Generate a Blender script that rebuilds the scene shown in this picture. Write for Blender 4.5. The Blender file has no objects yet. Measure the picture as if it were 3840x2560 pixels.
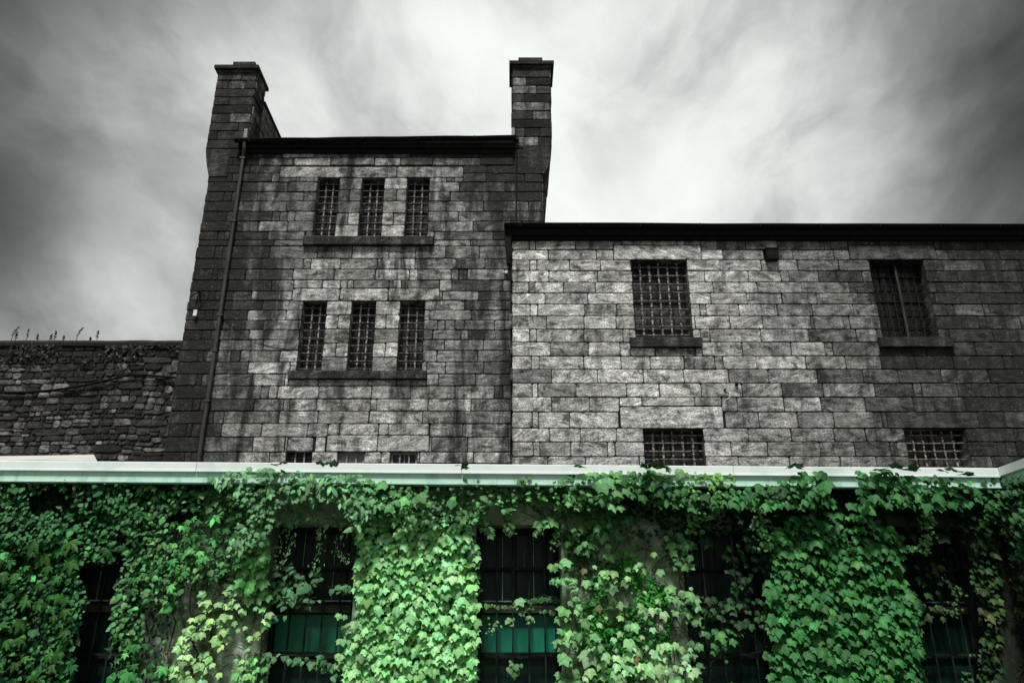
import bpy, math, random
from mathutils import Vector, Matrix, noise
R = math.radians
rnd = random.Random(11)
scene = bpy.context.scene
col = scene.collection

# ------------------------------------------------------------------ camera
FPX = 28.0/36.0*3840.0
TH = R(21.6)
CAM = Vector((0, 0, 1.6))
Fv = Vector((0, math.cos(TH), math.sin(TH))); Uv = Vector((0, -math.sin(TH), math.cos(TH))); Rv = Vector((1, 0, 0))
def ray(px, py):
    return Fv + Rv*((px-1920)/FPX) + Uv*((1280-py)/FPX)
def P(px, py, Y):
    d = ray(px, py); return CAM + d*(Y/d.y)
def PX(px, py, X):
    d = ray(px, py); return CAM + d*(X/d.x)
cd = bpy.data.cameras.new('camera'); cam = bpy.data.objects.new('camera', cd); col.objects.link(cam)
cam.location = CAM; cam.rotation_euler = (R(90)+TH, 0, 0)
cd.lens = 28; cd.sensor_width = 36; cd.clip_end = 3000; cd.clip_start = 0.05
scene.camera = cam

# ------------------------------------------------------------------ mesh builder
class MB:
    def __init__(s): s.v = []; s.f = []; s.c = []; s.m = []; s.smooth = False
    def vert(s, p, c=(1, 1, 1)):
        s.v.append((p[0], p[1], p[2])); s.c.append(c); return len(s.v)-1
    def face(s, idx, m=0): s.f.append(tuple(idx)); s.m.append(m)
    def poly(s, pts, c=(1, 1, 1), m=0):
        s.face([s.vert(p, c) for p in pts], m)
    def box(s, lo, hi, c=(1, 1, 1), m=0):
        x0, y0, z0 = lo; x1, y1, z1 = hi
        b = [s.vert(p, c) for p in ((x0,y0,z0),(x1,y0,z0),(x1,y1,z0),(x0,y1,z0),(x0,y0,z1),(x1,y0,z1),(x1,y1,z1),(x0,y1,z1))]
        for q in ((0,3,2,1),(4,5,6,7),(0,1,5,4),(1,2,6,5),(2,3,7,6),(3,0,4,7)): s.face([b[i] for i in q], m)
    def bar(s, a, b, w, d, c=(1, 1, 1), m=0, up=(0, -1, 0)):
        a = Vector(a); b = Vector(b); t = (b-a).normalized(); n = Vector(up); n = (n-t*n.dot(t)).normalized(); sd = t.cross(n)
        q = []
        for e in (a, b):
            for i, j in ((-1,-1),(1,-1),(1,1),(-1,1)): q.append(s.vert(e+sd*(w/2*i)+n*(d/2*j), c))
        for f in ((3,2,1,0),(4,5,6,7),(0,1,5,4),(1,2,6,5),(2,3,7,6),(3,0,4,7)): s.face([q[i] for i in f], m)
    def tube(s, pts, r, n=6, c=(1, 1, 1), m=0, r1=None):
        pts = [Vector(p) for p in pts]; k = len(pts); rings = []
        for i, p in enumerate(pts):
            t = (pts[min(i+1, k-1)]-pts[max(i-1, 0)])
            if t.length < 1e-9: t = Vector((0, 0, 1))
            t.normalize(); a = Vector((0, -1, 0)) if abs(t.y) < .9 else Vector((1, 0, 0))
            a = (a-t*a.dot(t)).normalized(); b = t.cross(a)
            rr = r if r1 is None else r+(r1-r)*i/max(1, k-1)
            rings.append([s.vert(p+(a*math.cos(2*math.pi*j/n)+b*math.sin(2*math.pi*j/n))*rr, c) for j in range(n)])
        for i in range(k-1):
            for j in range(n): s.face((rings[i][j], rings[i][(j+1)%n], rings[i+1][(j+1)%n], rings[i+1][j]), m)
        s.face(rings[0][::-1], m); s.face(rings[-1], m)
    def extrude(s, prof, y0, y1, c=(1, 1, 1), m=0):      # prof: (x,z) outline, extruded in y
        a = [s.vert((x, y0, z), c) for x, z in prof]; b = [s.vert((x, y1, z), c) for x, z in prof]; n = len(prof)
        s.face(a, m); s.face(b[::-1], m)
        for i in range(n): s.face((a[(i+1)%n], a[i], b[i], b[(i+1)%n]), m)
    def extrude_x(s, prof, x0, x1, c=(1, 1, 1), m=0, dz=0, segs=1, sag=None):      # prof: (y,z)
        n = len(prof); rings = []
        for k in range(segs+1):
            t = k/segs; x = x0+(x1-x0)*t; o = dz*t+(sag(t) if sag else 0)
            rings.append([s.vert((x, y, z+o), c) for y, z in prof])
        s.face(rings[0], m); s.face(rings[-1][::-1], m)
        for k in range(segs):
            for i in range(n): s.face((rings[k][(i+1)%n], rings[k][i], rings[k+1][i], rings[k+1][(i+1)%n]), m)
    def build(s, name, mats, parent=None, smooth=False):
        me = bpy.data.meshes.new(name); me.from_pydata(s.v, [], s.f)
        if not isinstance(mats, (list, tuple)): mats = [mats]
        for mt in mats: me.materials.append(mt)
        me.polygons.foreach_set('material_index', s.m)
        ca = me.color_attributes.new('Col', 'FLOAT_COLOR', 'POINT')
        fl = []
        for c in s.c: fl.extend((c[0], c[1], c[2], 1.0))
        ca.data.foreach_set('color', fl)
        if smooth: me.polygons.foreach_set('use_smooth', [True]*len(s.f))
        me.update()
        o = bpy.data.objects.new(name, me); col.objects.link(o)
        if parent is not None: o.parent = parent
        return o
def tag(o, label=None, cat=None, group=None, kind=None):
    if label: o['label'] = label
    if cat: o['category'] = cat
    if group: o['group'] = group
    if kind: o['kind'] = kind
    return o
def empty(name, loc=(0, 0, 0), rz=0):
    o = bpy.data.objects.new(name, None); col.objects.link(o); o.location = loc; o.rotation_euler = (0, 0, rz)
    o.empty_display_size = .2; return o

# ------------------------------------------------------------------ materials
class NT:
    def __init__(s, name):
        s.mat = bpy.data.materials.new(name); s.mat.use_nodes = True; s.t = s.mat.node_tree
        s.t.nodes.clear(); s.out = s.n('ShaderNodeOutputMaterial'); s.bs = s.n('ShaderNodeBsdfPrincipled')
        s.t.links.new(s.bs.outputs[0], s.out.inputs[0])
    def n(s, kind, **kw):
        nd = s.t.nodes.new(kind)
        for k, v in kw.items():
            if k.startswith('i_'):
                key = k[2:].replace('_', ' ')
                nd.inputs[key].default_value = v
            else: setattr(nd, k, v)
        return nd
    def l(s, a, b): s.t.links.new(a, b)
    def math(s, op, a, b=None, c=None, clamp=False):
        nd = s.n('ShaderNodeMath', operation=op, use_clamp=clamp)
        for i, x in enumerate((a, b, c)):
            if x is None: continue
            if isinstance(x, (int, float)): nd.inputs[i].default_value = x
            else: s.l(x, nd.inputs[i])
        return nd.outputs[0]
    def noise(s, vec, scale, detail=4, rough=.55, dist=0):
        nd = s.n('ShaderNodeTexNoise'); nd.inputs['Scale'].default_value = scale; nd.inputs['Detail'].default_value = detail
        nd.inputs['Roughness'].default_value = rough; nd.inputs['Distortion'].default_value = dist
        if vec is not None: s.l(vec, nd.inputs['Vector'])
        return nd.outputs['Fac']
    def ramp(s, fac, stops):
        nd = s.n('ShaderNodeValToRGB'); cr = nd.color_ramp
        while len(cr.elements) > 1: cr.elements.remove(cr.elements[-1])
        for i, (p, c) in enumerate(stops):
            if not isinstance(c, (tuple, list)): c = (c, c, c)
            e = cr.elements[0] if i == 0 else cr.elements.new(p)
            e.position = p; e.color = (c[0], c[1], c[2], 1)
        s.l(fac, nd.inputs[0]); return nd.outputs[0]
    def mix(s, fac, a, b, mode='MIX'):
        nd = s.n('ShaderNodeMix', data_type='RGBA', blend_type=mode)
        for i, x in ((0, fac), (6, a), (7, b)):
            if isinstance(x, (int, float)): nd.inputs[i].default_value = x if i == 0 else (x, x, x, 1)
            elif isinstance(x, tuple): nd.inputs[i].default_value = (x[0], x[1], x[2], 1)
            else: s.l(x, nd.inputs[i])
        return nd.outputs[2]
    def bump(s, h, strength, dist):
        nd = s.n('ShaderNodeBump'); nd.inputs['Strength'].default_value = strength; nd.inputs['Distance'].default_value = dist
        s.l(h, nd.inputs['Height']); s.l(nd.outputs[0], s.bs.inputs['Normal'])
def attr(t):
    a = t.n('ShaderNodeAttribute', attribute_name='Col'); sp = t.n('ShaderNodeSeparateColor'); t.l(a.outputs['Color'], sp.inputs[0])
    return a.outputs['Color'], sp.outputs[0], sp.outputs[1], sp.outputs[2]

def stone_mat(name, tint=(1, .985, .95), amp=1.0, scale=1.0):
    # Col.r = tone of the block, Col.g = random per block, Col.b = soot and painted edge falloff on the block
    t = NT(name); _, r, g, b = attr(t)
    geo = t.n('ShaderNodeNewGeometry'); pos = geo.outputs['Position']
    g0 = t.math('SUBTRACT', g, .42); ang = t.math('MULTIPLY', t.math('MULTIPLY', g0, t.math('ABSOLUTE', g0)), 2.2)
    rot = t.n('ShaderNodeVectorRotate', rotation_type='Y_AXIS'); t.l(pos, rot.inputs['Vector']); t.l(ang, rot.inputs['Angle'])
    off = t.n('ShaderNodeVectorMath', operation='ADD'); t.l(rot.outputs[0], off.inputs[0])
    cb = t.n('ShaderNodeCombineXYZ'); t.l(t.math('MULTIPLY', g, 91.0), cb.inputs[0]); t.l(t.math('MULTIPLY', r, 57.0), cb.inputs[2]); t.l(cb.outputs[0], off.inputs[1])
    mp = t.n('ShaderNodeMapping'); mp.inputs['Scale'].default_value = (2.6*scale, 2.6*scale, 8.5*scale); t.l(off.outputs[0], mp.inputs[0])
    vein = t.noise(mp.outputs[0], 1.0, 8, .70, .35)
    blotch = t.noise(off.outputs[0], 3.2*scale, 5, .62, .3)
    grit = t.noise(off.outputs[0], 26*scale, 4, .75)
    v1 = t.ramp(vein, [(.34, .22), (.44, .80), (.54, 1.15), (.66, 1.75)])
    v2 = t.ramp(blotch, [(.34, .30), (.44, .85), (.55, 1.15), (.68, 1.55)])
    v3 = t.ramp(grit, [(.36, .45), (.5, 1.05), (.64, 1.7)])
    m1 = t.mix(amp, 1.0, v1, 'MIX'); c = t.mix(1.0, m1, v2, 'MULTIPLY'); c = t.mix(1.0, c, v3, 'MULTIPLY')
    tone = t.ramp(r, [(0, .010), (.25, .062), (.5, .235), (.75, .50), (1, .70)])
    c = t.mix(1.0, c, tone, 'MULTIPLY'); c = t.mix(1.0, c, tint, 'MULTIPLY')
    # wandering warm / cool patches
    wn = t.noise(pos, .9, 3, .5); wc = t.ramp(wn, [(.4, (1, 1, .98)), (.62, (1.0, .94, .85))]); c = t.mix(.35, c, t.mix(1.0, c, wc, 'MULTIPLY'))
    # soot and painted edge falloff: crusts over block borders, runs downwards
    sm = t.n('ShaderNodeMapping'); sm.inputs['Scale'].default_value = (1.9, 1.9, .38); t.l(pos, sm.inputs[0])
    sn = t.noise(sm.outputs[0], 1.0, 7, .66, .4)
    soot_shade = t.math('MULTIPLY', t.math('SUBTRACT', t.math('ADD', sn, t.math('MULTIPLY', b, .38)), .60), 5.5, clamp=True)
    c = t.mix(t.math('MULTIPLY', soot_shade, .93), c, t.mix(grit, (.006, .006, .005), (.034, .033, .03)))
    # pale lichen flecks
    ln = t.noise(off.outputs[0], 17*scale, 5, .8); lz = t.noise(off.outputs[0], 1.9*scale, 3, .5)
    lf = t.math('MULTIPLY', t.math('MULTIPLY', t.math('SUBTRACT', ln, .575), 14.0, clamp=True), t.math('MULTIPLY', t.math('SUBTRACT', lz, .47), 8.0, clamp=True))
    c = t.mix(t.math('MULTIPLY', lf, .6), c, (.34, .34, .31))
    t.l(c, t.bs.inputs['Base Color']); t.bs.inputs['Roughness'].default_value = .92; t.bs.inputs['Specular IOR Level'].default_value = .25
    h = t.math('ADD', t.math('MULTIPLY', vein, 1.0), t.math('MULTIPLY', grit, .6)); t.bump(h, 1.0, .06)
    return t.mat
M = {}
M['stone'] = stone_mat('tooled_sandstone', (.985, 1, .965))
M['rubble'] = stone_mat('rubble_stone', (1, .99, .95), .8, 1.6)
def simple(name, c1, c2=None, rough=.6, scale=8, bump=.2, metal=0, spec=.25, stretch=None, ramp=(.4, .62), useattr=False, dist=.01):
    t = NT(name); tc = t.n('ShaderNodeTexCoord'); v = tc.outputs['Object']
    if stretch:
        mp = t.n('ShaderNodeMapping'); mp.inputs['Scale'].default_value = stretch; t.l(v, mp.inputs[0]); v = mp.outputs[0]
    nz = t.noise(v, scale, 6, .65, .2)
    c2 = c2 or tuple(x*.6 for x in c1)
    c = t.ramp(nz, [(ramp[0], c1), (ramp[1], c2)])
    if useattr: a, *_ = attr(t); c = t.mix(1.0, c, a, 'MULTIPLY')
    t.l(c, t.bs.inputs['Base Color']); t.bs.inputs['Roughness'].default_value = rough; t.bs.inputs['Metallic'].default_value = metal
    t.bs.inputs['Specular IOR Level'].default_value = spec
    if bump: t.bump(nz, bump, dist)
    return t.mat
M['mortar'] = simple('dark_mortar', (.006, .006, .006), (.018, .017, .016), .95, 14, .5)
M['rubble_mortar'] = simple('earthy_mortar', (.02, .02, .017), (.05, .048, .042), .95, 9, .5)
M['gutter'] = simple('black_iron', (.004, .004, .004), (.010, .010, .009), .8, 7, .2, 0, .12)
M['slate'] = simple('roof_slate', (.05, .05, .052), (.08, .08, .08), .8, 5, .4)
M['pipe'] = simple('painted_pipe', (.05, .047, .042), (.022, .021, .02), .6, 6, .3, 0, .3, (1, 1, .3))
M['rust'] = simple('flaking_rusty_iron', (.36, .35, .31), (.03, .02, .015), .85, 13, .5, 0, .3, None, (.43, .52))
M['rustbar'] = simple('brown_rusty_bar', (.22, .19, .165), (.03, .022, .017), .85, 15, .5, 0, .2, None, (.42, .58))
M['darkbar'] = simple('dark_iron_bar', (.022, .020, .018), (.006, .006, .005), .85, 13, .4, 0, .15)
M['timber'] = simple('weathered_frame', (.04, .038, .034), (.010, .009, .008), .8, 10, .3, 0, .3, (1, 1, .2))
M['paleframe'] = simple('pale_painted_frame', (.34, .35, .33), (.14, .14, .13), .7, 12, .3)
M['glass'] = simple('dusty_dark_glass', (.006, .007, .007), (.016, .017, .016), .3, 3, .05, 0, .35)
M['glass2'] = simple('frosted_pane', (.30, .31, .31), (.2, .21, .21), .35, 3, .05)
M['glass3'] = simple('grey_pane', (.09, .095, .095), (.035, .037, .037), .25, 3, .05)  # pale grey painted in for sky light in the panes
M['white'] = simple('white_cable_end', (.75, .75, .72), (.6, .6, .58), .5)
M['ground'] = simple('ground', (.07, .07, .065), (.11, .11, .10), .95, 1.5, .4)
M['roofing'] = simple('roof_felt', (.16, .17, .16), (.10, .11, .10), .9, 3, .3)
M['coping'] = simple('white_coping_metal', (.80, .88, .85), (.46, .62, .55), .42, 2.0, .06, 0, .4, (1.3, 1, 1.2), (.50, .80))
M['fascia'] = simple('mint_fascia_metal', (.52, .80, .66), (.26, .50, .38), .5, 2.6, .1, 0, .4, (3.5, 1, 1.6), (.48, .74))
M['tarp'] = simple('white_tarpaulin', (.62, .62, .58), (.50, .50, .46), .7, 3, .25)
M['winframe'] = simple('dark_green_window_frame', (.006, .012, .009), (.016, .024, .02), .7, 9, .2, 0, .12)
M['winedge'] = simple('pale_putty_edge', (.28, .42, .36), (.12, .2, .17), .6, 14, .2)
M['rail'] = simple('weathered_transom', (.035, .035, .025), (.11, .10, .07), .8, 12, .4, 0, .3, (.5, 1, 4), (.5, .7))
M['secbar'] = simple('security_bar_iron', (.007, .014, .011), (.02, .028, .023), .75, 12, .3, 0, .12)
M['greenpane'] = simple('green_painted_glass', (.009, .19, .11), (.005, .12, .072), .38, 3, .1, 0, .3, (2, 1, .6))
M['darkpane'] = simple('dark_window_glass', (.003, .018, .012), (.008, .034, .024), .35, 3, .08, 0, .2, (3, 1, .6))  # dark glass: upper and bottom panes, lower sash of outer windows
M['stem'] = simple('vine_stem', (.06, .045, .028), (.025, .02, .014), .9, 20, .2)
M['petiole'] = simple('leaf_stalk', (.25, .28, .12), (.18, .14, .08), .6, 20, .1)
M['weed'] = simple('dry_weed', (.06, .058, .04), (.03, .03, .02), .9, 20, .1)
# concrete with moss and rootlet marks
t = NT('mossy_concrete'); tc = t.n('ShaderNodeTexCoord'); v = tc.outputs['Object']
n1 = t.noise(v, 2.3, 7, .68, .4); n2 = t.noise(v, 14, 5, .7); n3 = t.noise(v, 1.1, 4, .6)
c = t.ramp(n1, [(.34, (.045, .075, .04)), (.47, (.19, .27, .17)), (.62, (.55, .66, .52))]); c = t.mix(.7, c, t.mix(1.0, c, t.ramp(n2, [(.35, .35), (.6, 1.3)]), 'MULTIPLY'))
gm = t.math('MULTIPLY', t.math('SUBTRACT', n3, .5), 5.0, clamp=True); c = t.mix(gm, c, t.mix(n2, (.02, .05, .015), (.10, .17, .07)))
t.l(c, t.bs.inputs['Base Color']); t.bs.inputs['Roughness'].default_value = .9; t.bump(n2, .6, .012); M['concrete'] = t.mat
M['outerconcrete'] = simple('dark_green_concrete', (.02, .028, .018), (.075, .09, .065), .95, 5, .6, 0, .1, (1, 1, .5), (.45, .68))  # darker concrete on outer pillars, end beams and side wall
t = NT('green_render'); tc = t.n('ShaderNodeTexCoord'); v = tc.outputs['Object']
n1 = t.noise(v, 1.6, 6, .6, .3); n2 = t.noise(v, 22, 4, .7)
c = t.ramp(n1, [(.36, (.14, .22, .13)), (.6, (.34, .46, .30))]); c = t.mix(.5, c, t.mix(1.0, c, t.ramp(n2, [(.35, .6), (.65, 1.2)]), 'MULTIPLY'))
t.l(c, t.bs.inputs['Base Color']); t.bs.inputs['Roughness'].default_value = .9; t.bump(n2, .3, .008); M['render'] = t.mat
# leaves: the leaf colour is carried per leaf
def leaf_mat(name, rough=.55, spec=.22, trans=.12):
    t = NT(name); a, r, g, b = attr(t); tc = t.n('ShaderNodeTexCoord')
    nz = t.noise(tc.outputs['Object'], 45, 4, .6); c = t.mix(1.0, a, t.ramp(nz, [(.35, .72), (.65, 1.22)]), 'MULTIPLY')
    t.l(c, t.bs.inputs['Base Color']); t.bs.inputs['Roughness'].default_value = rough; t.bs.inputs['Specular IOR Level'].default_value = spec
    tr = t.n('ShaderNodeBsdfTranslucent'); t.l(t.mix(1.0, c, (1.1, 1.3, .6), 'MULTIPLY'), tr.inputs[0])
    mx = t.n('ShaderNodeMixShader'); mx.inputs[0].default_value = trans; t.l(t.bs.outputs[0], mx.inputs[1]); t.l(tr.outputs[0], mx.inputs[2]); t.l(mx.outputs[0], t.out.inputs[0])
    t.bump(nz, .25, .004)
    return t.mat
M['leaf'] = leaf_mat('ivy_leaf')

# ------------------------------------------------------------------ masonry
def frame_front(Y): return lambda u, v, o: Vector((u, Y-o, v))
def frame_right(X): return lambda u, v, o: Vector((X+o, u, v))     # faces +X, u = y
def frame_left(X): return lambda u, v, o: Vector((X-o, -u, v))     # faces -X, u = -y
def block(mb, fr, u0, u1, v0, v1, c, depth=.03, bev=.014, gap=.012, jit=.007, out=0):
    u0 += gap; u1 -= gap; v0 += gap; v1 -= gap
    if u1-u0 < .04 or v1-v0 < .04: return
    w, h = u1-u0, v1-v0; cr = min(.035, w*.2, h*.2)*rnd.uniform(.5, 1.2)
    nu = max(1, int(w/.28)); pts = []
    def seg(a, b, n):
        for i in range(n+1):
            t = i/n; pts.append([a[0]+(b[0]-a[0])*t, a[1]+(b[1]-a[1])*t])
    seg((u0+cr, v0), (u1-cr, v0), nu); seg((u1, v0+cr), (u1, v1-cr), 1); seg((u1-cr, v1), (u0+cr, v1), nu); seg((u0, v1-cr), (u0, v0+cr), 1)
    for p in pts: p[0] += rnd.uniform(-jit, jit); p[1] += rnd.uniform(-jit, jit)
    cu, cv = (u0+u1)/2, (v0+v1)/2; d = depth+rnd.uniform(-.012, .016)+out; tl = rnd.uniform(-.006, .006)
    rings = []
    for o, ins in ((0, 0), (d-bev*.8, 0), (d, bev)):
        ring = []
        for x, y in pts:
            x2 = x+(-1 if x > cu else 1)*min(ins, w*.3)*(1 if abs(x-cu) > w/2-cr*1.6 else 0)
            y2 = y+(-1 if y > cv else 1)*min(ins, h*.3)
            ring.append(mb.vert(fr(x2, y2, o+(tl*(x-cu)/w if o else 0)), c))
        rings.append(ring)
    n = len(pts)
    for k in range(2):
        for i in range(n): mb.face((rings[k][i], rings[k][(i+1)%n], rings[k+1][(i+1)%n], rings[k+1][i]), 0)
    mb.face(rings[2], 0)
def subtract(rect, sp):
    u0, u1, v0, v1 = rect; a0, a1, b0, b1 = sp
    if a0 >= u1-.01 or a1 <= u0+.01 or b0 >= v1-.01 or b1 <= v0+.01: return [rect]
    r = []
    if a0 > u0+.05: r.append((u0, a0, v0, v1))
    if a1 < u1-.05: r.append((a1, u1, v0, v1))
    m0, m1 = max(u0, a0), min(u1, a1)
    if b1 < v1-.05: r.append((m0, m1, b1, v1))
    if b0 > v0+.05: r.append((m0, m1, v0, b0))
    return r
def masonry(mb, fr, u0, u1, zs, specials, fn, wmin=.75, wmax=1.6, quoinL=False, quoinR=False, depth=.03, small=.14):
    # fn(u, v) -> (tone, soot with any painted edge falloff)
    zs = sorted(zs)
    for k in range(len(zs)-1):
        v0, v1 = zs[k], zs[k+1]; cuts = [u0]; x = u0
        if quoinL:
            if k % 2: x += rnd.uniform(.95, 1.15); cuts.append(x)
            else:
                x += rnd.uniform(.5, .62); cuts.append(x); x += rnd.uniform(.16, .26); cuts.append(x)
        elif k % 2: x += rnd.uniform(.3, .7); cuts.append(x)
        while True:
            w = rnd.uniform(wmin, wmax)
            if rnd.random() < small: w = rnd.uniform(.16, .3)
            x += w
            if x > u1-.35: break
            cuts.append(x)
        cuts.append(u1)
        for a, b in zip(cuts[:-1], cuts[1:]):
            parts = [(a, b, v0, v1)]
            for sp in specials:
                nx = []
                for q in parts: nx += subtract(q, sp)
                parts = nx
            for (p0, p1, q0, q1) in parts:
                tn, so = fn((p0+p1)/2, (q0+q1)/2)
                c = (min(1, max(0, tn+rnd.gauss(0, .075))), rnd.random(), min(1, max(0, so+rnd.uniform(-.12, .12))))
                block(mb, fr, p0, p1, q0, q1, c, depth)
def backing(mb, fr, u0, u1, v0, v1, holes, m=1):
    us = sorted({u0, u1, *[h[0] for h in holes], *[h[1] for h in holes]}); vs = sorted({v0, v1, *[h[2] for h in holes], *[h[3] for h in holes]})
    us = [u for u in us if u0 <= u <= u1]; vs = [v for v in vs if v0 <= v <= v1]
    for a, b in zip(us[:-1], us[1:]):
        for c, d in zip(vs[:-1], vs[1:]):
            cu, cv = (a+b)/2, (c+d)/2
            if any(h[0] < cu < h[1] and h[2] < cv < h[3] for h in holes): continue
            mb.poly([fr(a, c, 0), fr(b, c, 0), fr(b, d, 0), fr(a, d, 0)], (.1, .5, .5), m)
def reveal(mb, Y, x0, x1, z0, z1, zs, deep=.42, tone=.5, soot=.3):
    Y0 = Y-.026
    lv = [z0]+[z for z in sorted(zs) if z0+.05 < z < z1-.05]+[z1]
    for a, b in zip(lv[:-1], lv[1:]):
        for X, sgn in ((x0, 1), (x1, -1)):
            c = (max(0, min(1, tone+rnd.gauss(0, .08))), rnd.random(), soot)
            q = [(X, Y0, a+.006), (X, Y+deep, a+.006), (X, Y+deep, b-.006), (X, Y0, b-.006)]
            mb.poly(q if sgn < 0 else q[::-1], c, 0)
    c = (tone, rnd.random(), soot+.2)
    mb.poly([(x0, Y0, z1), (x1, Y0, z1), (x1, Y+deep, z1), (x0, Y+deep, z1)][::-1], c, 0)
    mb.poly([(x0, Y0, z0), (x1, Y0, z0), (x1, Y+deep, z0), (x0, Y+deep, z0)], c, 0)

# ------------------------------------------------------------------ barred window of the stone buildings
def barred_window(parent, x0, x1, z0, z1, Y, nv, nh, grille='rust', pane='glass', frame='timber', diag=False, gy=.16, bw=.042, bh=.026, label=None, lit=0, central=False, rec=.34):
    f = MB(); y = Y+rec; w = .06
    f.box((x0, y, z0), (x0+w, y+.07, z1)); f.box((x1-w, y, z0), (x1, y+.07, z1))
    f.box((x0+w, y+.002, z1-w), (x1-w, y+.068, z1)); f.box((x0+w, y+.002, z0), (x1-w, y+.068, z0+w))
    xm = (x0+x1)/2; zm = z0+(z1-z0)*.52
    if x1-x0 > 1.0 or central: f.box((xm-.03, y+.004, z0+w), (xm+.03, y+.064, z1-w))
    f.box((x0+w, y-.01, zm-.03), (x1-w, y+.05, zm+.03))
    k = 4 if x1-x0 > 1 else 2
    for i in range(1, k):
        if x1-x0 > 1 and i == k//2: continue
        xx = x0+(x1-x0)*i/k; f.box((xx-.012, y+.012, z0+w), (xx+.012, y+.05, z1-w))
    for i in range(1, 6):
        zz = z0+(z1-z0)*i/6
        if abs(zz-zm) > .06: f.box((x0+w, y+.014, zz-.012), (x1-w, y+.048, zz+.012))
    fr = f.build('window', M[frame], parent)
    if label: fr['label'] = label
    g = MB(); g.poly([(x0+w, y+.04, z0+w), (x1-w, y+.04, z0+w), (x1-w, y+.04, z1-w), (x0+w, y+.04, z1-w)]); g.build('pane', M[pane], fr)
    if lit:
        g = MB()
        for i in range(k):
            for j in lit if isinstance(lit, (list, tuple)) else range(3, 5):
                a = x0+w+(x1-x0-2*w)*i/k+.02; b = x0+w+(x1-x0-2*w)*(i+1)/k-.02
                c = z0+(z1-z0)*j/6+.03; d = z0+(z1-z0)*(j+1)/6-.03
                g = MB(); g.poly([(a, y+.036, c), (b, y+.036, c), (b, y+.036, d), (a, y+.036, d)]); g.build('pane', M['glass3'], fr)
    g = MB(); yb = Y+gy
    for i in range(nv):
        x = x0+(x1-x0)*(i+1)/(nv+1)+rnd.uniform(-.008, .008)
        g.bar((x, yb, z0+.01), (x+rnd.uniform(-.01, .01), yb, z1-.01), bw, .014)
    hz = []
    for j in range(nh):
        z = z0+(z1-z0)*(j+.6)/(nh+.2); hz.append(z); dz = rnd.uniform(-.008, .008)
        g.tube([(x0-.01, yb-.006, z), ((x0+x1)/2, yb-.006-rnd.uniform(0, .01), z+dz), (x1+.01, yb-.006, z-dz)], bh*.62, 6, m=1)
        for i in range(nv):
            x = x0+(x1-x0)*(i+1)/(nv+1)
            g.box((x-bw*.62, yb-.02, z-bh*.85), (x+bw*.62, yb-.008, z+bh*.85))
    g.build('grille', [M[grille], M['rustbar'] if grille == 'rust' else M[grille]], fr)
    if diag:
        g = MB(); g.tube([(x0+(x1-x0)*.12, yb+.06, z0+.02), (x0+(x1-x0)*.93, yb+.04, z0+(z1-z0)*.78)], .011, 5); g.build('brace_rod', M['darkbar'], fr)
    return fr
def sill(parent, x0, x1, z0, z1, Y, n=3, tone=.33):
    mb = MB(); w = (x1-x0)/n; fr = frame_front(Y)
    for i in range(n):
        c = (tone-.12+rnd.uniform(-.08, .1), rnd.random(), .65); a, b = x0+w*i+.004, x0+w*(i+1)-.004
        mb.box((a, Y-.17, z0), (b, Y+.02, z1-.02), c)
        q = [mb.vert(p, c) for p in ((a, Y-.17, z1-.02), (b, Y-.17, z1-.02), (b, Y-.15, z1), (a, Y-.15, z1), (a, Y+.02, z1), (b, Y+.02, z1))]
        mb.face((q[0], q[1], q[2], q[3])); mb.face((q[3], q[2], q[5], q[4]))
    return mb.build('window_sill', M['stone'], parent)
def gutter(parent, xl, xr, zl, zr, Y, over, name='gutter'):
    # half-round gutter in front, box soffit behind
    mb = MB(); r = .085; prof = [(Y-over, 0), (Y-over+2*r, 0)]
    prof = [(Y-over+r-math.cos(math.pi*i/8)*r, -math.sin(math.pi*i/8)*r-.02) for i in range(9)]
    prof = [(Y-over-.012, .0), (Y-over-.012, -.025)]+prof+[(Y-over+2*r, .0)]
    sg = 24; L = xr-xl; A = [noise.noise(Vector((i*.37, Y, 1.3)))*.022 for i in range(sg+1)]
    mb.extrude_x([(y, z+zl) for y, z in prof], xl, xr, dz=zr-zl, segs=sg, sag=lambda t: A[int(round(t*sg))])
    x = xl+.5
    while x < xr-.3:
        mb.box((x-.03, Y-over-.016, zl+(zr-zl)*(x-xl)/L-.11), (x+.0, Y-over+2*r, zl+(zr-zl)*(x-xl)/L-.0)); x += 1.83
    return mb.build(name, M['gutter'], parent)

# ================================================================== STONE TOWER
YT = 22.0
tower = empty('stone_tower', (0, 0, 0)); tag(tower, 'tall soot-stained stone prison tower with two chimneys above the ivy wall', 'tower')
zT = lambda py: P(1700, py, YT).z
xT = lambda px, py: P(px, py, YT).x
TX0, TX1 = xT(737, 960), xT(2032, 690)
tz = [zT(y) for y in (560, 593, 622, 652, 685, 721, 757, 795, 832, 870, 902, 924, 971, 1011, 1052, 1094, 1128, 1164, 1202, 1238, 1275, 1315, 1358, 1403, 1447, 1496, 1542, 1589, 1639, 1695, 1738)]
ztop = zT(528); tz = [ztop]+tz
z = tz[-1]
while z > .3: z -= .37; tz.append(max(z, 0))
def opening(tl, tr, bl, br, yt, yb, Y):
    return ((P(tl, yt, Y).x+P(bl, yb, Y).x)/2, (P(tr, yt, Y).x+P(br, yb, Y).x)/2, P(1700, yb, Y).z, P(1700, yt, Y).z)
UP = [opening(1192, 1275, 1174, 1255, 669, 892, YT), opening(1359, 1443, 1343, 1429, 669, 892, YT), opening(1528, 1612, 1516, 1602, 669, 892, YT)]
LO = [opening(1138, 1228, 1112, 1204, 1131, 1394, YT), opening(1322, 1411, 1299, 1394, 1131, 1394, YT), opening(1502, 1593, 1488, 1583, 1131, 1394, YT)]
zb = zT(1693)
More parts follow.
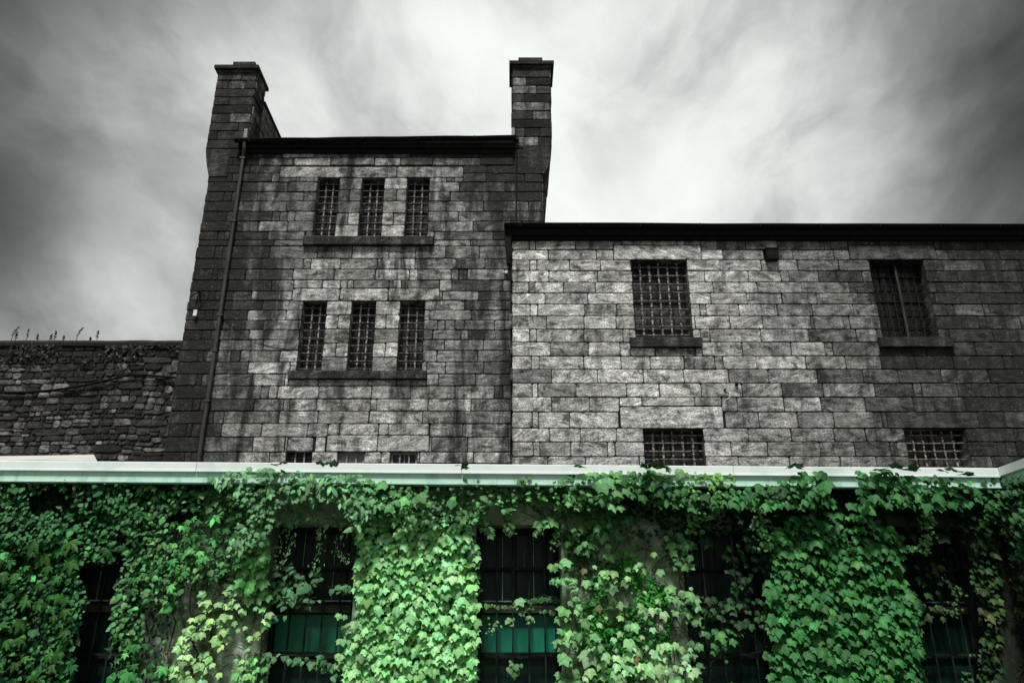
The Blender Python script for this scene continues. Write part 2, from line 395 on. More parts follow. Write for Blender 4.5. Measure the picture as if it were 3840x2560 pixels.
BO = [(xT(1075, 1693), xT(1172, 1693), zb-1.9, zb), (xT(1268, 1693), xT(1367, 1693), zb-1.9, zb), (xT(1465, 1693), xT(1566, 1693), zb-1.9, zb)]
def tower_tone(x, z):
    d = (x-TX0)/(TX1-TX0); t = .50+.08*math.sin(min(1, max(0, d))*math.pi); s = .36  # paler middle, darker sides: light falloff painted into the stone tone
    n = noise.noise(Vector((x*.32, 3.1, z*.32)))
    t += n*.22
    q_ = max(0, min(1, (.30-d)/.26)); t -= .30*q_; s += .42*q_  # left edge: real soot plus painted edge falloff
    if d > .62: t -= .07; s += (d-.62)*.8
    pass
    q_ = max(0, min(1, (z-zT(900))/(zT(600)-zT(900)))); t -= .10*q_; s += .14*q_  # top courses: soot plus painted falloff
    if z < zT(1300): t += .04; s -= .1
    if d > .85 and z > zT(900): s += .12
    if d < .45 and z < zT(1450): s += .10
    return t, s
wall = MB(); fr = frame_front(YT)
specials = []; lint = []
yb0, yb1 = zT(668), zT(627)
for a, b in ((1051, 1317), (1318, 1488), (1489, 1737)): lint.append((xT(a, 648), xT(b, 648), yb0, yb1))
for a, b in ((1098, 1274), (1275, 1456), (1457, 1648)): lint.append((xT(a, 1105), xT(b, 1105), zT(1129), zT(1083)))
for a, b in ((1226, 1416), (1417, 1610)): lint.append((xT(a, 1665), xT(b, 1665), zT(1694), zT(1632)))
usill = (xT(1140, 908), xT(1627, 908), zT(924), zT(894)); lsill = (xT(1084, 1410), xT(1600, 1410), zT(1424), zT(1395))
piers = []
for S, rows in ((UP, 5), (LO, 5)):
    for a, b in ((0, 1), (1, 2)):
        x0, x1, z0, z1 = S[a][1], S[b][0], S[a][2], S[a][3]; specials.append((x0, x1, z0, z1))
        for k in range(rows):
            p0, p1 = z1-(z1-z0)*(k+1)/rows, z1-(z1-z0)*k/rows
            if k % 2 == 0: piers.append((x0, x1, p0, p1))
            else: m = (x0+x1)/2+rnd.uniform(-.06, .06); piers += [(x0, m, p0, p1), (m, x1, p0, p1)]
holes = UP+LO+BO
specials += holes+lint+[usill, lsill]
CHX1 = TX1
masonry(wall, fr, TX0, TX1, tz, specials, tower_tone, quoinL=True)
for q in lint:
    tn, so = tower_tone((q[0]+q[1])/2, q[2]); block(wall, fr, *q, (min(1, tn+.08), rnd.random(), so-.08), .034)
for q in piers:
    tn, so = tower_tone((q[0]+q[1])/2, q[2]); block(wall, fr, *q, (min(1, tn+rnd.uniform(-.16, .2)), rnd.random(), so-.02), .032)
backing(wall, fr, TX0, TX1, 0, ztop, holes)
for h in holes: reveal(wall, YT, *h, tz)
TYB = YT+9
# the two flanks and the back
zc = tz
for frx, a, b, sx in ((frame_right(TX1), YT, TYB, 1), (frame_left(TX0), -TYB, -YT, -1)):
    masonry(wall, frx, a, b, zc, [], lambda u, v: (.4, .6), 1.0, 2.0)
    backing(wall, frx, a, b, 0, ztop, [])
wall.poly([(TX1, TYB, 0), (TX0, TYB, 0), (TX0, TYB, ztop), (TX1, TYB, ztop)], (.3, .4, .6), 0)
wall.build('wall', [M['stone'], M['mortar']], tower)
for q in UP: pass
ups = [barred_window(tower, *UP[0], YT, 2, 9), barred_window(tower, *UP[1], YT, 2, 9, diag=True), barred_window(tower, *UP[2], YT, 2, 9)]
los = [barred_window(tower, *LO[0], YT, 2, 9), barred_window(tower, *LO[1], YT, 2, 9), barred_window(tower, *LO[2], YT, 2, 9, lit=[2, 4, 5], label='barred window with pale panes showing behind the bars')]
barred_window(tower, *BO[0], YT, 2, 3, frame='timber', grille='paleframe', rec=.12, gy=.08); barred_window(tower, *BO[1], YT, 2, 3, frame='paleframe', pane='glass2', grille='paleframe', rec=.1, gy=.07, label='low window with pale frosted glass'); barred_window(tower, *BO[2], YT, 2, 3, frame='paleframe', grille='paleframe', rec=.1, gy=.07)
sill(tower, *usill, YT, 3, .4); sill(tower, *lsill, YT, 3, .36)
# chimneys: (left px of shaft, right px) measured on the front plane
def chimney(xl, xr, ztopc, courses, depth, cap_l, cap_r, slab, tonefn, corbel, label):
    mb = MB(); Y0 = YT-.012; frf = frame_front(Y0)
    zs = [P(1700, y, YT).z for y in courses]
    zs[0] = ztopc
    masonry(mb, frf, xl, xr, zs, [], tonefn, .45, 1.25, small=.12)
    backing(mb, frf, xl, xr, zs[-1], ztopc, [])
    masonry(mb, frame_right(xr), Y0, Y0+depth, zs, [], tonefn, .6, 1.2); backing(mb, frame_right(xr), Y0, Y0+depth, zs[-1], ztopc, [])
    masonry(mb, frame_left(xl), -Y0-depth, -Y0, zs, [], tonefn, .6, 1.2); backing(mb, frame_left(xl), -Y0-depth, -Y0, zs[-1], ztopc, [])
    mb.poly([(xl, Y0+depth, zs[-1]), (xl, Y0+depth, ztopc), (xr, Y0+depth, ztopc), (xr, Y0+depth, zs[-1])], (.3, .3, .6))
    mb.poly([(xl, Y0, zs[-1]), (xl, Y0+depth, zs[-1]), (xr, Y0+depth, zs[-1]), (xr, Y0, zs[-1])], (.3, .3, .6))
    ch = mb.build('chimney', [M['stone'], M['mortar']], tower); ch['label'] = label
    cp = MB(); c = (.12, .3, .8)
    cp.box((cap_l-.03, Y0-.17, ztopc), (cap_r+.03, Y0+depth+.17, ztopc+.13), c); cp.box((cap_l+.06, Y0-.07, ztopc-.10), (cap_r-.06, Y0+depth+.07, ztopc-.002), (.27, .6, .6))
    cp.box((slab[0], Y0-.05, ztopc+.132), (slab[1], Y0+depth-.1, ztopc+.36), (.2, .8, .7))
    cp.build('chimney_cap', M['stone'], ch)
    cb = MB(); c = (.22, .45, .5)
    cb.extrude([(x, z) for x, z in corbel], YT-.045, YT+depth, c); cb.build('corbel', M['stone'], ch)
    return ch
dark = lambda u, v: (rnd.choice([.07, .10, .14, .20, .36]), .55)
CLX0, CLX1 = P(774, 560, YT).x, P(938, 466, YT).x
ztc = P(900, 268, YT).z
dep = PX(1001, 331, P(973, 254, YT).x+.0).y-YT
dep = max(.9, min(1.6, dep-.2))
cor = [P(x, y, YT) for x, y in ((773, 562), (867, 562), (860, 607), (857, 636), (851, 664), (784, 664), (778, 630), (775, 600))]
chimney(CLX0, CLX1, ztc, (268, 305, 336, 367, 397, 429, 464, 494, 528, 561), dep, P(815, 254, YT).x, P(973, 254, YT).x, (P(876, 245, YT).x, P(958, 245, YT).x), dark,
        [(p.x, p.z) for p in cor], 'left chimney, its near-black stack overhanging on a curved corbel')
CRX0, CRX1 = P(1922, 400, YT).x, P(2066, 500, YT).x
ztr = P(1995, 252, YT).z
cor = [P(x, y, YT) for x, y in ((1962, 552), (2067, 552), (2066, 580), (2060, 610), (2050, 636), (2039, 653), (1944, 653), (1944, 594), (1962, 594))]
chimney(CRX0, CRX1, ztr, (252, 294, 324, 355, 387, 419, 451, 483, 516, 551), dep, P(1913, 244, YT).x, P(2073, 244, YT).x, (P(1944, 232, YT).x, P(2034, 232, YT).x), lambda u, v: (rnd.choice([.09, .13, .17, .26, .50]), .46),
        [(p.x, p.z) for p in cor], 'right chimney with patchy light and dark blocks on a curved corbel')
# parapets running back from the chimneys and the projecting rear flue on the right flank
pz = PX(987, 386, CLX1).z
pm = MB()
frr = frame_right(CLX1-.02); y0 = YT+dep
pzs = [pz]
while pzs[-1] > ztop-.2: pzs.append(pzs[-1]-.36)
masonry(pm, frr, y0, TYB, pzs, [], lambda u, v: (.42, .42), .7, 1.4); backing(pm, frr, y0, TYB, pzs[-1], pz, [])
pm.box((CLX1-.62, y0+.005, pzs[-1]), (CLX1-.03, TYB, pz-.005), (.35, .5, .5)); pm.box((CLX1-.7, y0+.01, pz), (CLX1+.06, TYB+.1, pz+.09), (.25, .4, .7))
pm.build('parapet', [M['stone'], M['mortar']], tower); pm = MB()
pm.box((CRX0+.06, y0+.005, ztop-.2), (CRX0+.6, TYB, pz-.005), (.3, .7, .6)); pm.box((CRX0-.03, y0+.01, pz), (CRX0+.68, TYB+.1, pz+.09), (.25, .6, .7))
pm.build('parapet', [M['stone'], M['mortar']], tower)
ff = MB(); YF = YT+1.6
pts = [P(x, y, YF) for x, y in ((2032, 600), (2060, 600), (2060, 650), (2052, 664), (2050, 700), (2048, 718), (2050, 750), (2041, 764), (2041, 850), (2020, 850))]
pr = [(p.x, p.z) for p in pts]; pr[0] = (TX1-.1, pr[0][1]); pr[-1] = (TX1-.1, 0); pr[-2] = (pr[-2][0]+.05, 0)
ff.extrude(pr, YF, YF+1.5, (.42, .3, .4)); ff.build('rear_flue', M['stone'], tower)
# roof, eaves
rf = MB(); ov = .38
zg = P(1400, 514, YT-ov).z
rf.extrude([(CLX1-.1, zg-.02), (CRX0+.04, zg-.02), (CRX0+.04, zg-.10), (CLX1-.1, zg-.10)], YT-ov+.16, YT+.2)
rf.poly([(CLX1-.1, YT-ov+.1, zg-.015), (CRX0+.04, YT-ov+.1, zg-.015), (CRX0+.04, TYB+.2, zg+1.1), (CLX1-.1, TYB+.2, zg+1.1)])
rf.build('roof', M['slate'], tower)
so = MB(); so.box((xT(905, 530), YT-ov+.17, zg-.27), (CRX0+.1, YT-.03, zg-.105)); so.box((xT(905, 540), YT-.12, zg-.42), (CRX0+.1, YT-.031, zg-.272)); so.build('eaves_board', M['gutter'], tower)
gutter(tower, P(878, 518, YT-ov).x, P(1934, 506, YT-ov).x, P(878, 519, YT-ov).z, P(1934, 507, YT-ov).z, YT, ov)
# rusty stain bracket on the eaves
# down pipes
dp = MB(); yp = YT-.12
a = P(917, 528, YT-.3); b = P(916, 556, YT-.25); c_ = P(912, 592, yp); e = P(730, 1726, yp)
dp.tube([a, b, c_], .06, 8); dp.tube([c_+Vector((0, 0, .1)), Vector((c_.x, yp, .1))], .062, 10)
for py in (595, 830, 1183, 1316, 1503):
    t_ = P(1700, py, yp).z; dp.box((c_.x-.085, yp-.075, t_-.03), (c_.x+.085, YT, t_+.03))
dp.build('drainpipe', M['pipe'], tower)['label'] = 'long dark drainpipe down the left side of the tower'
dp = MB(); p0 = P(1935, 524, yp); dp.tube([P(1925, 524, YT-.25), p0], .045, 6); dp.tube([p0, Vector((p0.x, yp, P(1935, 850, yp).z))], .026, 6)
dp.box((p0.x-.09, yp-.06, p0.z-.04), (p0.x+.09, YT, p0.z+.05)); dp.build('drainpipe', M['darkbar'], tower)['label'] = 'thin pipe under the right chimney'
lf = MB(); q = P(922, 500, YT-.1); lf.box((q.x-.05, YT-.15, q.z-.2), (q.x+.06, YT+.02, q.z+.14)); lf.build('flashing', M['paleframe'], tower); lf = MB(); q = P(1924, 490, YT-.1); lf.box((q.x-.04, YT-.13, q.z-.2), (q.x+.05, YT+.02, q.z+.1)); lf.build('flashing', M['paleframe'], tower)

# ================================================================== LONG STONE BLOCK
YB = 21.7
blk = empty('stone_cell_block', (0, 0, 0)); tag(blk, 'long lower stone wing with large barred windows right of the tower', 'building')
zB = lambda py: P(1920, py, YB).z
xB = lambda px, py: P(px, py, YB).x
BX0, BX1 = xB(1919, 1300), xB(3840, 900)+5.5
bz = [zB(y) for y in (868, 900, 938, 976, 1017, 1060, 1100, 1142, 1186, 1235, 1284, 1336, 1386, 1438, 1490, 1545, 1606, 1657, 1712, 1762)]
z = bz[-1]
while z > .3: z -= .37; bz.append(max(z, 0))
def bopen(tl, tr, bl, br, yt, yb): return ((P(tl, yt, YB).x+P(bl, yb, YB).x)/2, (P(tr, yt, YB).x+P(br, yb, YB).x)/2, zB(yb), zB(yt))
W1 = bopen(2366, 2572, 2385, 2601, 977, 1270); W2 = bopen(3255, 3458, 3311, 3523, 977, 1268)
W3 = (xB(2411, 1610), xB(2635, 1610), zB(1610)-2.1, zB(1609)); W4 = (xB(3387, 1611), xB(3615, 1611), zB(1610)-2.1, zB(1609))
W5 = tuple(v+(W2[0]-W1[0]) if i < 2 else v for i, v in enumerate(W2)); W6 = tuple(v+(W4[0]-W3[0]) if i < 2 else v for i, v in enumerate(W4))
bh = [W1, W2, W3, W4, W5, W6]
bl_ = [(xB(2301, 950), xB(2628, 950), zB(976), zB(921)), (xB(3184, 950), xB(3508, 950), zB(976), zB(921)), (xB(2325, 1560), xB(2711, 1560), zB(1607), zB(1524)), (xB(3322, 1560), xB(3664, 1560), zB(1607), zB(1546))]
s1 = (xB(2363, 1290), xB(2630, 1290), zB(1305), zB(1271)); s2 = (xB(3293, 1290), xB(3566, 1290), zB(1305), zB(1271))
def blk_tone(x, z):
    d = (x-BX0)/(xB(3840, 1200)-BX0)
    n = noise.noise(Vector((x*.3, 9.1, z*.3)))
    t = .71+n*.12-.52*max(0, min(1, (d-.32)/.6)); s = .05+.46*max(0, min(1.2, (d-.3)/.7))  # darkens rightwards: blackened stone plus painted edge light falloff
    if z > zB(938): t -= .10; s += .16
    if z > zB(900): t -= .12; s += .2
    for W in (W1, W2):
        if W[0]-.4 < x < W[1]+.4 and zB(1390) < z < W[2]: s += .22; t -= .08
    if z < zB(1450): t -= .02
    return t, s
bw = MB(); fb = frame_front(YB)
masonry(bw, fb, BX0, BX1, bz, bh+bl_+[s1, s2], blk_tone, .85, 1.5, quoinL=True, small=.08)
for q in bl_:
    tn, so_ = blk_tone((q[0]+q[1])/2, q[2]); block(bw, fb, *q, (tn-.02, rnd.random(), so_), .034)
backing(bw, fb, BX0, BX1, 0, bz[0], bh)
for h in bh: reveal(bw, YB, *h, bz, tone=.42 if h is not W2 else .2, soot=.42)
masonry(bw, frame_left(BX0), -YB-.3, -YB, bz, [], lambda u, v: (.3, .5)); backing(bw, frame_left(BX0), -YB-.3, -YB, 0, bz[0], [])
bw.poly([(BX1, YB, 0), (BX1, YB+9, 0), (BX1, YB+9, bz[0]), (BX1, YB, bz[0])], (.4, .5, .5)); bw.poly([(BX1, YB+9, 0), (BX0, YB+9, 0), (BX0, YB+9, bz[0]), (BX1, YB+9, bz[0])], (.4, .5, .5))
bw.build('wall', [M['stone'], M['mortar']], blk)
barred_window(blk, *W1, YB, 5, 9, diag=True, bw=.05, bh=.034, lit=[1, 2, 4]); barred_window(blk, *W3, YB, 5, 9, bw=.05, bh=.034, lit=[5, 4], frame='timber')
barred_window(blk, *W4, YB, 5, 9, bw=.05, bh=.034, lit=[5, 3])
w2 = barred_window(blk, *W2, YB, 6, 9, grille='darkbar', frame='gutter', gy=.27, bw=.04, label='dark window with one pale upright bar')
g = MB(); xm = (W2[0]+W2[1])/2+.02; g.bar((xm, YB+.16, W2[2]+.02), (xm, YB+.16, W2[3]-.12), .055, .05); g.build('upright', M['pipe'], w2)
barred_window(blk, *W5, YB, 6, 9, grille='darkbar'); barred_window(blk, *W6, YB, 5, 9)
sill(blk, *s1, YB, 1, .34); sill(blk, *s2, YB, 1, .3)
ovb = .42; zg2 = P(1920, 836, YB-ovb).z; gx0 = P(1892, 836, YB-ovb).x
gutter(blk, gx0, BX1+.3, P(1892, 835, YB-ovb).z, P(1892, 835, YB-ovb).z-.06, YB, ovb)
so = MB(); so.box((BX0-.05, YB-ovb+.18, zg2-.30), (BX1+.2, YB-.03, zg2-.10)); so.box((BX0-.02, YB-.14, zg2-.42), (BX1+.2, YB-.031, zg2-.302)); so.build('eaves_board', M['gutter'], blk)
rf = MB(); rf.poly([(gx0+.02, YB-ovb+.12, zg2-.02), (BX1+.3, YB-ovb+.12, zg2-.08), (BX1+.3, YB+5, zg2+1.3), (gx0+.02, YB+5, zg2+1.3)]); rf.poly([(gx0+.02, YB+5, zg2+1.3), (BX1+.3, YB+5, zg2+1.3), (BX1+.3, YB+9, zg2), (gx0+.02, YB+9, zg2)]); rf.build('roof', M['slate'], blk)
dp = MB(); hp = P(1905, 880, YB-.15)
dp.extrude([(hp.x-.13, hp.z+.35), (hp.x+.1, hp.z+.35), (hp.x+.1, hp.z-.1), (hp.x+.07, hp.z-1.0), (hp.x-.03, hp.z-1.0), (hp.x-.11, hp.z-.1)], YB-.22, YB-.05)
xp = BX0-.02; dp.tube([(hp.x+.03, YB-.1, hp.z-.95), (xp, YB-.07, hp.z-1.3), (xp, YB-.07, .1)], .026, 6)
dp.build('drainpipe', M['gutter'], blk)['label'] = 'black rain hopper and thin pipe at the corner joint'
vb = MB(); a = P(2871, 935, YB-.2); b = P(2921, 972, YB-.2); vb.box((a.x, YB-.26, b.z), (b.x, YB-.01, a.z)); vb.box((a.x-.02, YB-.28, a.z), (b.x+.02, YB-.012, a.z+.03)); vb.build('vent_box', M['gutter'], blk)

# small things fixed to the stonework
w = MB()
pts = [P(x, y, YB-.06) for x, y in ((2718, 1460), (2722, 1464), (2733, 1472), (2738, 1482), (2735, 1492), (2724, 1498))]
w.tube(pts, .012, 5); tag(w.build('wire_loop', M['white']), 'thin pale wire loop sticking out of the stone wing under its first window', 'wire')
w = MB(); q = P(2718, 1462, YB-.06); w.tube([(q.x, YB, q.z), (q.x, YB-.09, q.z)], .03, 8); tag(w.build('iron_peg', M['gutter']), 'small black iron peg beside the pale wire loop', 'iron peg'); w = MB(); q = P(2762, 1442, YB-.06); w.tube([(q.x, YB, q.z), (q.x, YB-.1, q.z)], .045, 8); w.tube([(q.x, YB-.1, q.z), (q.x-.02, YB-.1, q.z+.07)], .02, 6)
tag(w.build('iron_peg', M['gutter']), 'larger black iron stub up and right of the pale wire loop', 'iron peg')
w = MB(); q = P(1898, 1021, YT-.1); w.tube([(q.x, YT, q.z), (q.x, YT-.12, q.z)], .035, 8); w.tube([(q.x, YT-.12, q.z), (q.x, YT-.15, q.z)], .05, 8); tag(w.build('insulator', M['white']), 'small white knob fixed to the tower beside the corner pipe', 'insulator')
lampo = empty('hanging_wire_bracket', tuple(P(746, 1100, YT))); tag(lampo, 'broken bracket with dangling wire and pale tag at the tower left corner', 'bracket')
def rel(p): return Vector(p)-lampo.location
w = MB()
for a, b in (((712, 1115), (747, 1092)), ((747, 1092), (768, 1112)), ((747, 1096), (735, 1140)), ((747, 1092), (750, 1085))): w.tube([rel(P(*a, YT-.25)), rel(P(*b, YT-.12))], .017, 5)
w.tube([rel(P(747, 1092, YT)), rel(P(747, 1092, YT-.2))], .03, 6)
w.tube([rel(P(735, 1140, YT-.15)), rel(P(734, 1155, YT-.15)), rel(P(733, 1162, YT-.15))], .009, 4); w.build('bracket', M['gutter'], lampo)
w = MB(); a = rel(P(727, 1162, YT-.14)); b = rel(P(737, 1184, YT-.14)); w.box((a.x, a.y-.02, b.z), (b.x, a.y+.02, a.z)); w.build('tag', M['white'], lampo)
w = MB(); pts = [P(820, 1180, YT-.07), P(870, 1222, YT-.06), P(930, 1265, YT-.06), P(1010, 1300, YT-.05), P(1130, 1318, YT-.05)]; w.tube(pts, .008, 4); tag(w.build('wire', M['gutter']), 'thin loose wire sagging across the tower from the drainpipe to the window', 'wire')

# ================================================================== RUBBLE WALL
YR = 22.9
rw = empty('rubble_wall', (0, 0, 0)); tag(rw, 'dark rubble boundary wall left of the tower with weeds along its top', 'wall')
RX0, RX1 = P(0, 1500, YR).x-6, TX0+.4
RZ1 = P(300, 1300, YR).z
mb = MB(); z = 0.0; rr = random.Random(4)
def rstone(x0, x1, z0, z1):
    n = 11; cx, cz = (x0+x1)/2, (z0+z1)/2; a, b = (x1-x0)/2, (z1-z0)/2; e = rr.uniform(3.5, 9)
    d = noise.noise(Vector((cx*.4, 2, cz*.4))); hgt = (cz-P(300, 1723, YR).z)/(RZ1-P(300, 1723, YR).z)
    c = (max(.05, min(.95, .29+d*.15+rr.gauss(0, .17)-(.12 if hgt > .85 else 0)-.03)), rr.random(), min(1, .26+.30*max(0, hgt)**2+(.5 if hgt > .9 else 0)+rr.uniform(-.1, .1)))
    rings = []; out = []
    for i in range(n):
        th = 2*math.pi*i/n+rr.uniform(-.15, .15); ct, st = math.cos(th), math.sin(th)
        k = (abs(ct)**e+abs(st)**e)**(-1/e)*rr.uniform(.88, 1.03); out.append((ct*k*a, st*k*b))
    for o, s in ((0, 1.02), (.030, 1.0), (.042+rr.uniform(-.008, .014), .9)):
        rings.append([mb.vert((cx+x*s, YR-o, cz+z*s), c) for x, z in out])
    for k in range(2):
        for i in range(n): mb.face((rings[k][i], rings[k][(i+1)%n], rings[k+1][(i+1)%n], rings[k+1][i]))
    ctr = mb.vert((cx, YR-.052, cz), c)
    for i in range(n): mb.face((rings[2][i], rings[2][(i+1)%n], ctr))
zmin = P(300, 1760, YR).z-2.6
z = zmin
while z < RZ1-.05:
    h = rr.choice([.10, .13, .17, .2, .25])*rr.uniform(.9, 1.1); x = RX0-rr.random()
    while x < RX1:
        w_ = h*rr.uniform(.8, 2.3) if rr.random() < .85 else rr.uniform(.6, 1.1)
        wob = noise.noise(Vector((x*.45, 1, z*.4)))*.16+rr.uniform(-.02, .02)
        if rr.random() < .25 and h > .22:
            m = h*rr.uniform(.4, .6); rstone(x, x+w_-.02, z+wob, z+m+wob-.015); rstone(x, x+w_-.02, z+m+wob, z+h+wob-.02)
        else: rstone(x, x+w_-.02, z+wob, z+h+wob-.02)
        x += w_
    z += h
zz = 0
mb.poly([(RX0, YR, 0), (RX1, YR, 0), (RX1, YR, RZ1), (RX0, YR, RZ1)], m=1); mb.poly([(RX0, YR+.6, RZ1), (RX1, YR+.6, RZ1), (RX1, YR+.6, 0), (RX0, YR+.6, 0)], m=1); mb.poly([(RX0, YR, 0), (RX0, YR, RZ1), (RX0, YR+.6, RZ1), (RX0, YR+.6, 0)], m=1)
mb.build('wall', [M['rubble'], M['rubble_mortar']], rw)
cp = MB(); ct = P(300, 1274, YR-.1).z; sg = 30
cp.extrude_x([(YR-.10, RZ1), (YR-.12, (RZ1+ct)/2), (YR-.05, ct), (YR+.65, ct), (YR+.7, RZ1)], RX0, RX1, (.2, .3, .8), segs=sg, sag=lambda t: noise.noise(Vector((t*14, 0, 0)))*.03)
cp.build('coping', M['rubble'], rw)
# creeping growth under the coping
rv = random.Random(9); mb = MB()
for i in range(1500):
    x = rv.uniform(RX0, RX1); zt = RZ1-abs(rv.gauss(0, .28)); 
    if noise.noise(Vector((x*.7, 4, zt*.9))) < -.05: continue
    s = rv.uniform(.03, .07); p = Vector((x, YR-.1-rv.uniform(0, .06), zt)); a = rv.uniform(0, 6.28); cc = rv.uniform(.5, 1.3)
    d1 = Vector((math.cos(a), rv.uniform(-.4, .4), math.sin(a)))*s; d2 = Vector((-math.sin(a), rv.uniform(-.5, 0), math.cos(a)))*s*.6
    mb.poly([p-d1, p+d2, p+d1, p-d2], (.03*cc, .032*cc, .022*cc))
tag(mb.build('wall_moss', M['leaf']), 'dark straggly moss and creeper below the rubble wall coping', 'moss', kind='stuff')
for k, (ax, ay, bx, by) in enumerate([(90, 610, 140, 520), (115, 608, 128, 560), (200, 607, 212, 540), (277, 612, 280, 575), (370, 612, 380, 578), (403, 612, 412, 555), (470, 612, 472, 585), (568, 612, 610, 528), (663, 612, 666, 598), (717, 613, 722, 550)]):
    Y = YR+.15; a = P(ax/1.96, 960+ay/1.96, Y); b = P(bx/1.96, 960+by/1.96, Y); a.z = ct-.02
    root = empty('weed', tuple(a))
    names = ['tall curved weed leaning right, leftmost on the rubble wall top', 'faint small weed just right of the leftmost tall curved weed', 'upright slim weed third from the left on the wall top', 'tiny bushy-headed weed, fourth from the left on the wall top', 'short slanting weed just left of a taller upright one', 'upright tufted weed in the middle of the row on the wall top', 'tiny weed between the tufted weed and the tall leaning one', 'tallest weed leaning right over the wall top', 'very tiny weed right of the tall leaning one', 'thick bushy upright weed nearest the tower']
    tag(root, names[k], 'weed', 'weeds growing on top of the rubble wall')
    v = b-a; L = v.length; st = MB(); bend = Vector((v.x*.0-.12*L*(1 if v.x > .1 else .2), 0, 0))
    pts = [Vector((0, 0, 0))+v*t+bend*math.sin(math.pi*t) for t in (0, .25, .5, .75, 1)]
    st.tube(pts, .010, 5, r1=.006); st.build('stem', M['weed'], root)
    hd = MB()
    for i in range(int(40+L*60)):
        t = rv.uniform(.42, 1.02); p = v*t+bend*math.sin(math.pi*min(1, t)); s = .045*(1.15-t)+.015
        d = Vector((rv.uniform(-1, 1), rv.uniform(-1, 1), rv.uniform(-.2, 1.2))).normalized()
        q = p+d*s; sd = d.cross(Vector((rv.random(), rv.random(), rv.random()))).normalized()*.012
        hd.poly([p, q+sd, q+d*.02, q-sd])
    hd.build('seed_head', M['weed'], root)
cb = MB(); pts = [P(x/1.96, 960+y/1.96, YR-.14) for x, y in ((-500, 1015), (-200, 1002), (0, 1000), (130, 1002), (250, 997), (400, 983), (550, 963), (750, 922), (950, 871), (1100, 876), (1290, 893))]
cb.tube(pts, .035, 6); tag(cb.build('cable', M['gutter']), 'black cable slung along the rubble wall up to the tower', 'cable')

# ================================================================== GROUND
g = MB(); g.poly([(-600, -600, 0), (600, -600, 0), (600, 600, 0), (-600, 600, 0)]); tag(g.build('ground', M['ground']), kind='structure')

# ================================================================== IVY-COVERED LOW BUILDING (local frame, slightly turned)
YI = 7.0; PSI = R(1.9)
ivyB = empty('low_building', (0, YI, 0), PSI); tag(ivyB, 'low flat-roofed building with mint metal fascia, its pillars smothered in ivy', 'building')
Mi = Matrix.Translation((0, YI, 0)) @ Matrix.Rotation(PSI, 4, 'Z'); Mii = Mi.inverted()
c0 = Mii @ CAM; M3 = Mii.to_3x3()
def L(px, py, y=0.0):
    d = M3 @ ray(px, py); return c0+d*((y-c0.y)/d.y)
def LX(px, py, x):
    d = M3 @ ray(px, py); return c0+d*((x-c0.x)/d.x)
lx = lambda px, py=2200: L(px, py).x
zl_ = lambda py, y=0.0: L(1920, py, y).z
CY = -.30                                     # coping face
XL, XR = L(0, 1740, CY).x-4.0, L(3742, 1752, CY).x
cz0, cz1 = zl_(1771, CY), zl_(1740, CY)
cp = MB(); joints = [XL, L(-700, 1720, CY).x, L(737, 1745, CY).x, L(1732, 1755, CY).x, L(2750, 1760, CY).x, XR]
for a, b in zip(joints[:-1], joints[1:]):
    cp.extrude_x([(CY, cz0), (CY, cz1-.006), (CY+.008, cz1), (CY+.5, cz1+.0), (CY+.5, cz0+.02), (CY+.02, cz0)], a+.002, b-.002, dz=0)
    cp.box((a+.002, CY-.008, cz0-.012), (b-.002, CY+.02, cz0-.001))
# wing turning towards the viewer at the right
cp.box((XR+.001, -9, cz0), (XR+.5, CY+.5, cz1+.002)); 
cp.build('coping', M['coping'], ivyB)
fs = MB(); fz0 = zl_(1815, CY+.05)
for a, b in zip(joints[:-1], joints[1:]):
    o = .5 if b < XR else 0
    fs.box((a+.3*(a > XL)+.001, CY+.018, fz0), (b+.3*(b < XR)-.001, CY+.07, cz0-.013))
    fs.box((a+.3*(a > XL)+.001, CY+.01, fz0-.012), (b+.3*(b < XR)-.001, CY+.09, fz0-.001))
fs.box((XR+.045, -9, fz0), (XR+.07, CY+.3, cz0-.001)); fs.build('fascia', M['fascia'], ivyB)
bm = MB(); wz = zl_(1966, 0)
wins = [(lx(a), lx(b)) for a, b in ((213, 540), (1000, 1327), (1783, 2108), (2568, 2893), (3353, 3678))]
wins = [(wins[0][0]-(wins[1][0]-wins[0][0]), wins[0][1]-(wins[1][0]-wins[0][0]))]+wins
bm.box((lx(720), .0, wz), (lx(2760), .3, fz0+.06)); bm.build('beam', M['render'], ivyB)
for a, b in ((XL, lx(720)-.002), (lx(2760)+.002, XR+.1)): bm = MB(); bm.box((a, .001, wz), (b, .3, fz0+.06)); bm.build('beam', M['outerconcrete'], ivyB)
so = MB(); so.poly([(XL, CY+.05, fz0+.055), (XL, .0, fz0+.055), (XR, .0, fz0+.055), (XR, CY+.05, fz0+.055)]); so.build('soffit', M['winframe'], ivyB)
edges = [XL]+[e for w_ in wins for e in w_]+[XR+.15]
for i in range(0, len(edges), 2):
    a, b = edges[i], edges[i+1]; pm = MB(); pm.box((a, -.012 if 0 else .003, 0), (b, .34, wz-.001))
    pm.build('pillar', M['concrete'] if 2 < i < 9 else M['outerconcrete'], ivyB)
wg = MB(); wg.box((XR+.1, -9, 0), (XR+.4, .35, fz0+.06)); wg.build('side_wall', M['outerconcrete'], ivyB)
rf = MB(); rf.poly([(XL, CY+.5, cz0+.03), (XR+.4, CY+.5, cz0+.03), (XR+.4, 6, cz0+.03), (XL, 6, cz0+.03)]); rf.build('roof', M['roofing'], ivyB)
bk = MB(); bk.box((XL, 5.8, 0), (XR+.4, 6, cz0+.02)); bk.box((XL, .36, 0), (XL+.2, 5.79, cz0+.02)); bk.build('wall', M['concrete'], ivyB)
zr0, zr1 = zl_(2302, .2), zl_(2256, .2); zc1 = zl_(2128, .1); zc2 = zl_(2453, .1); zbot = 0.75
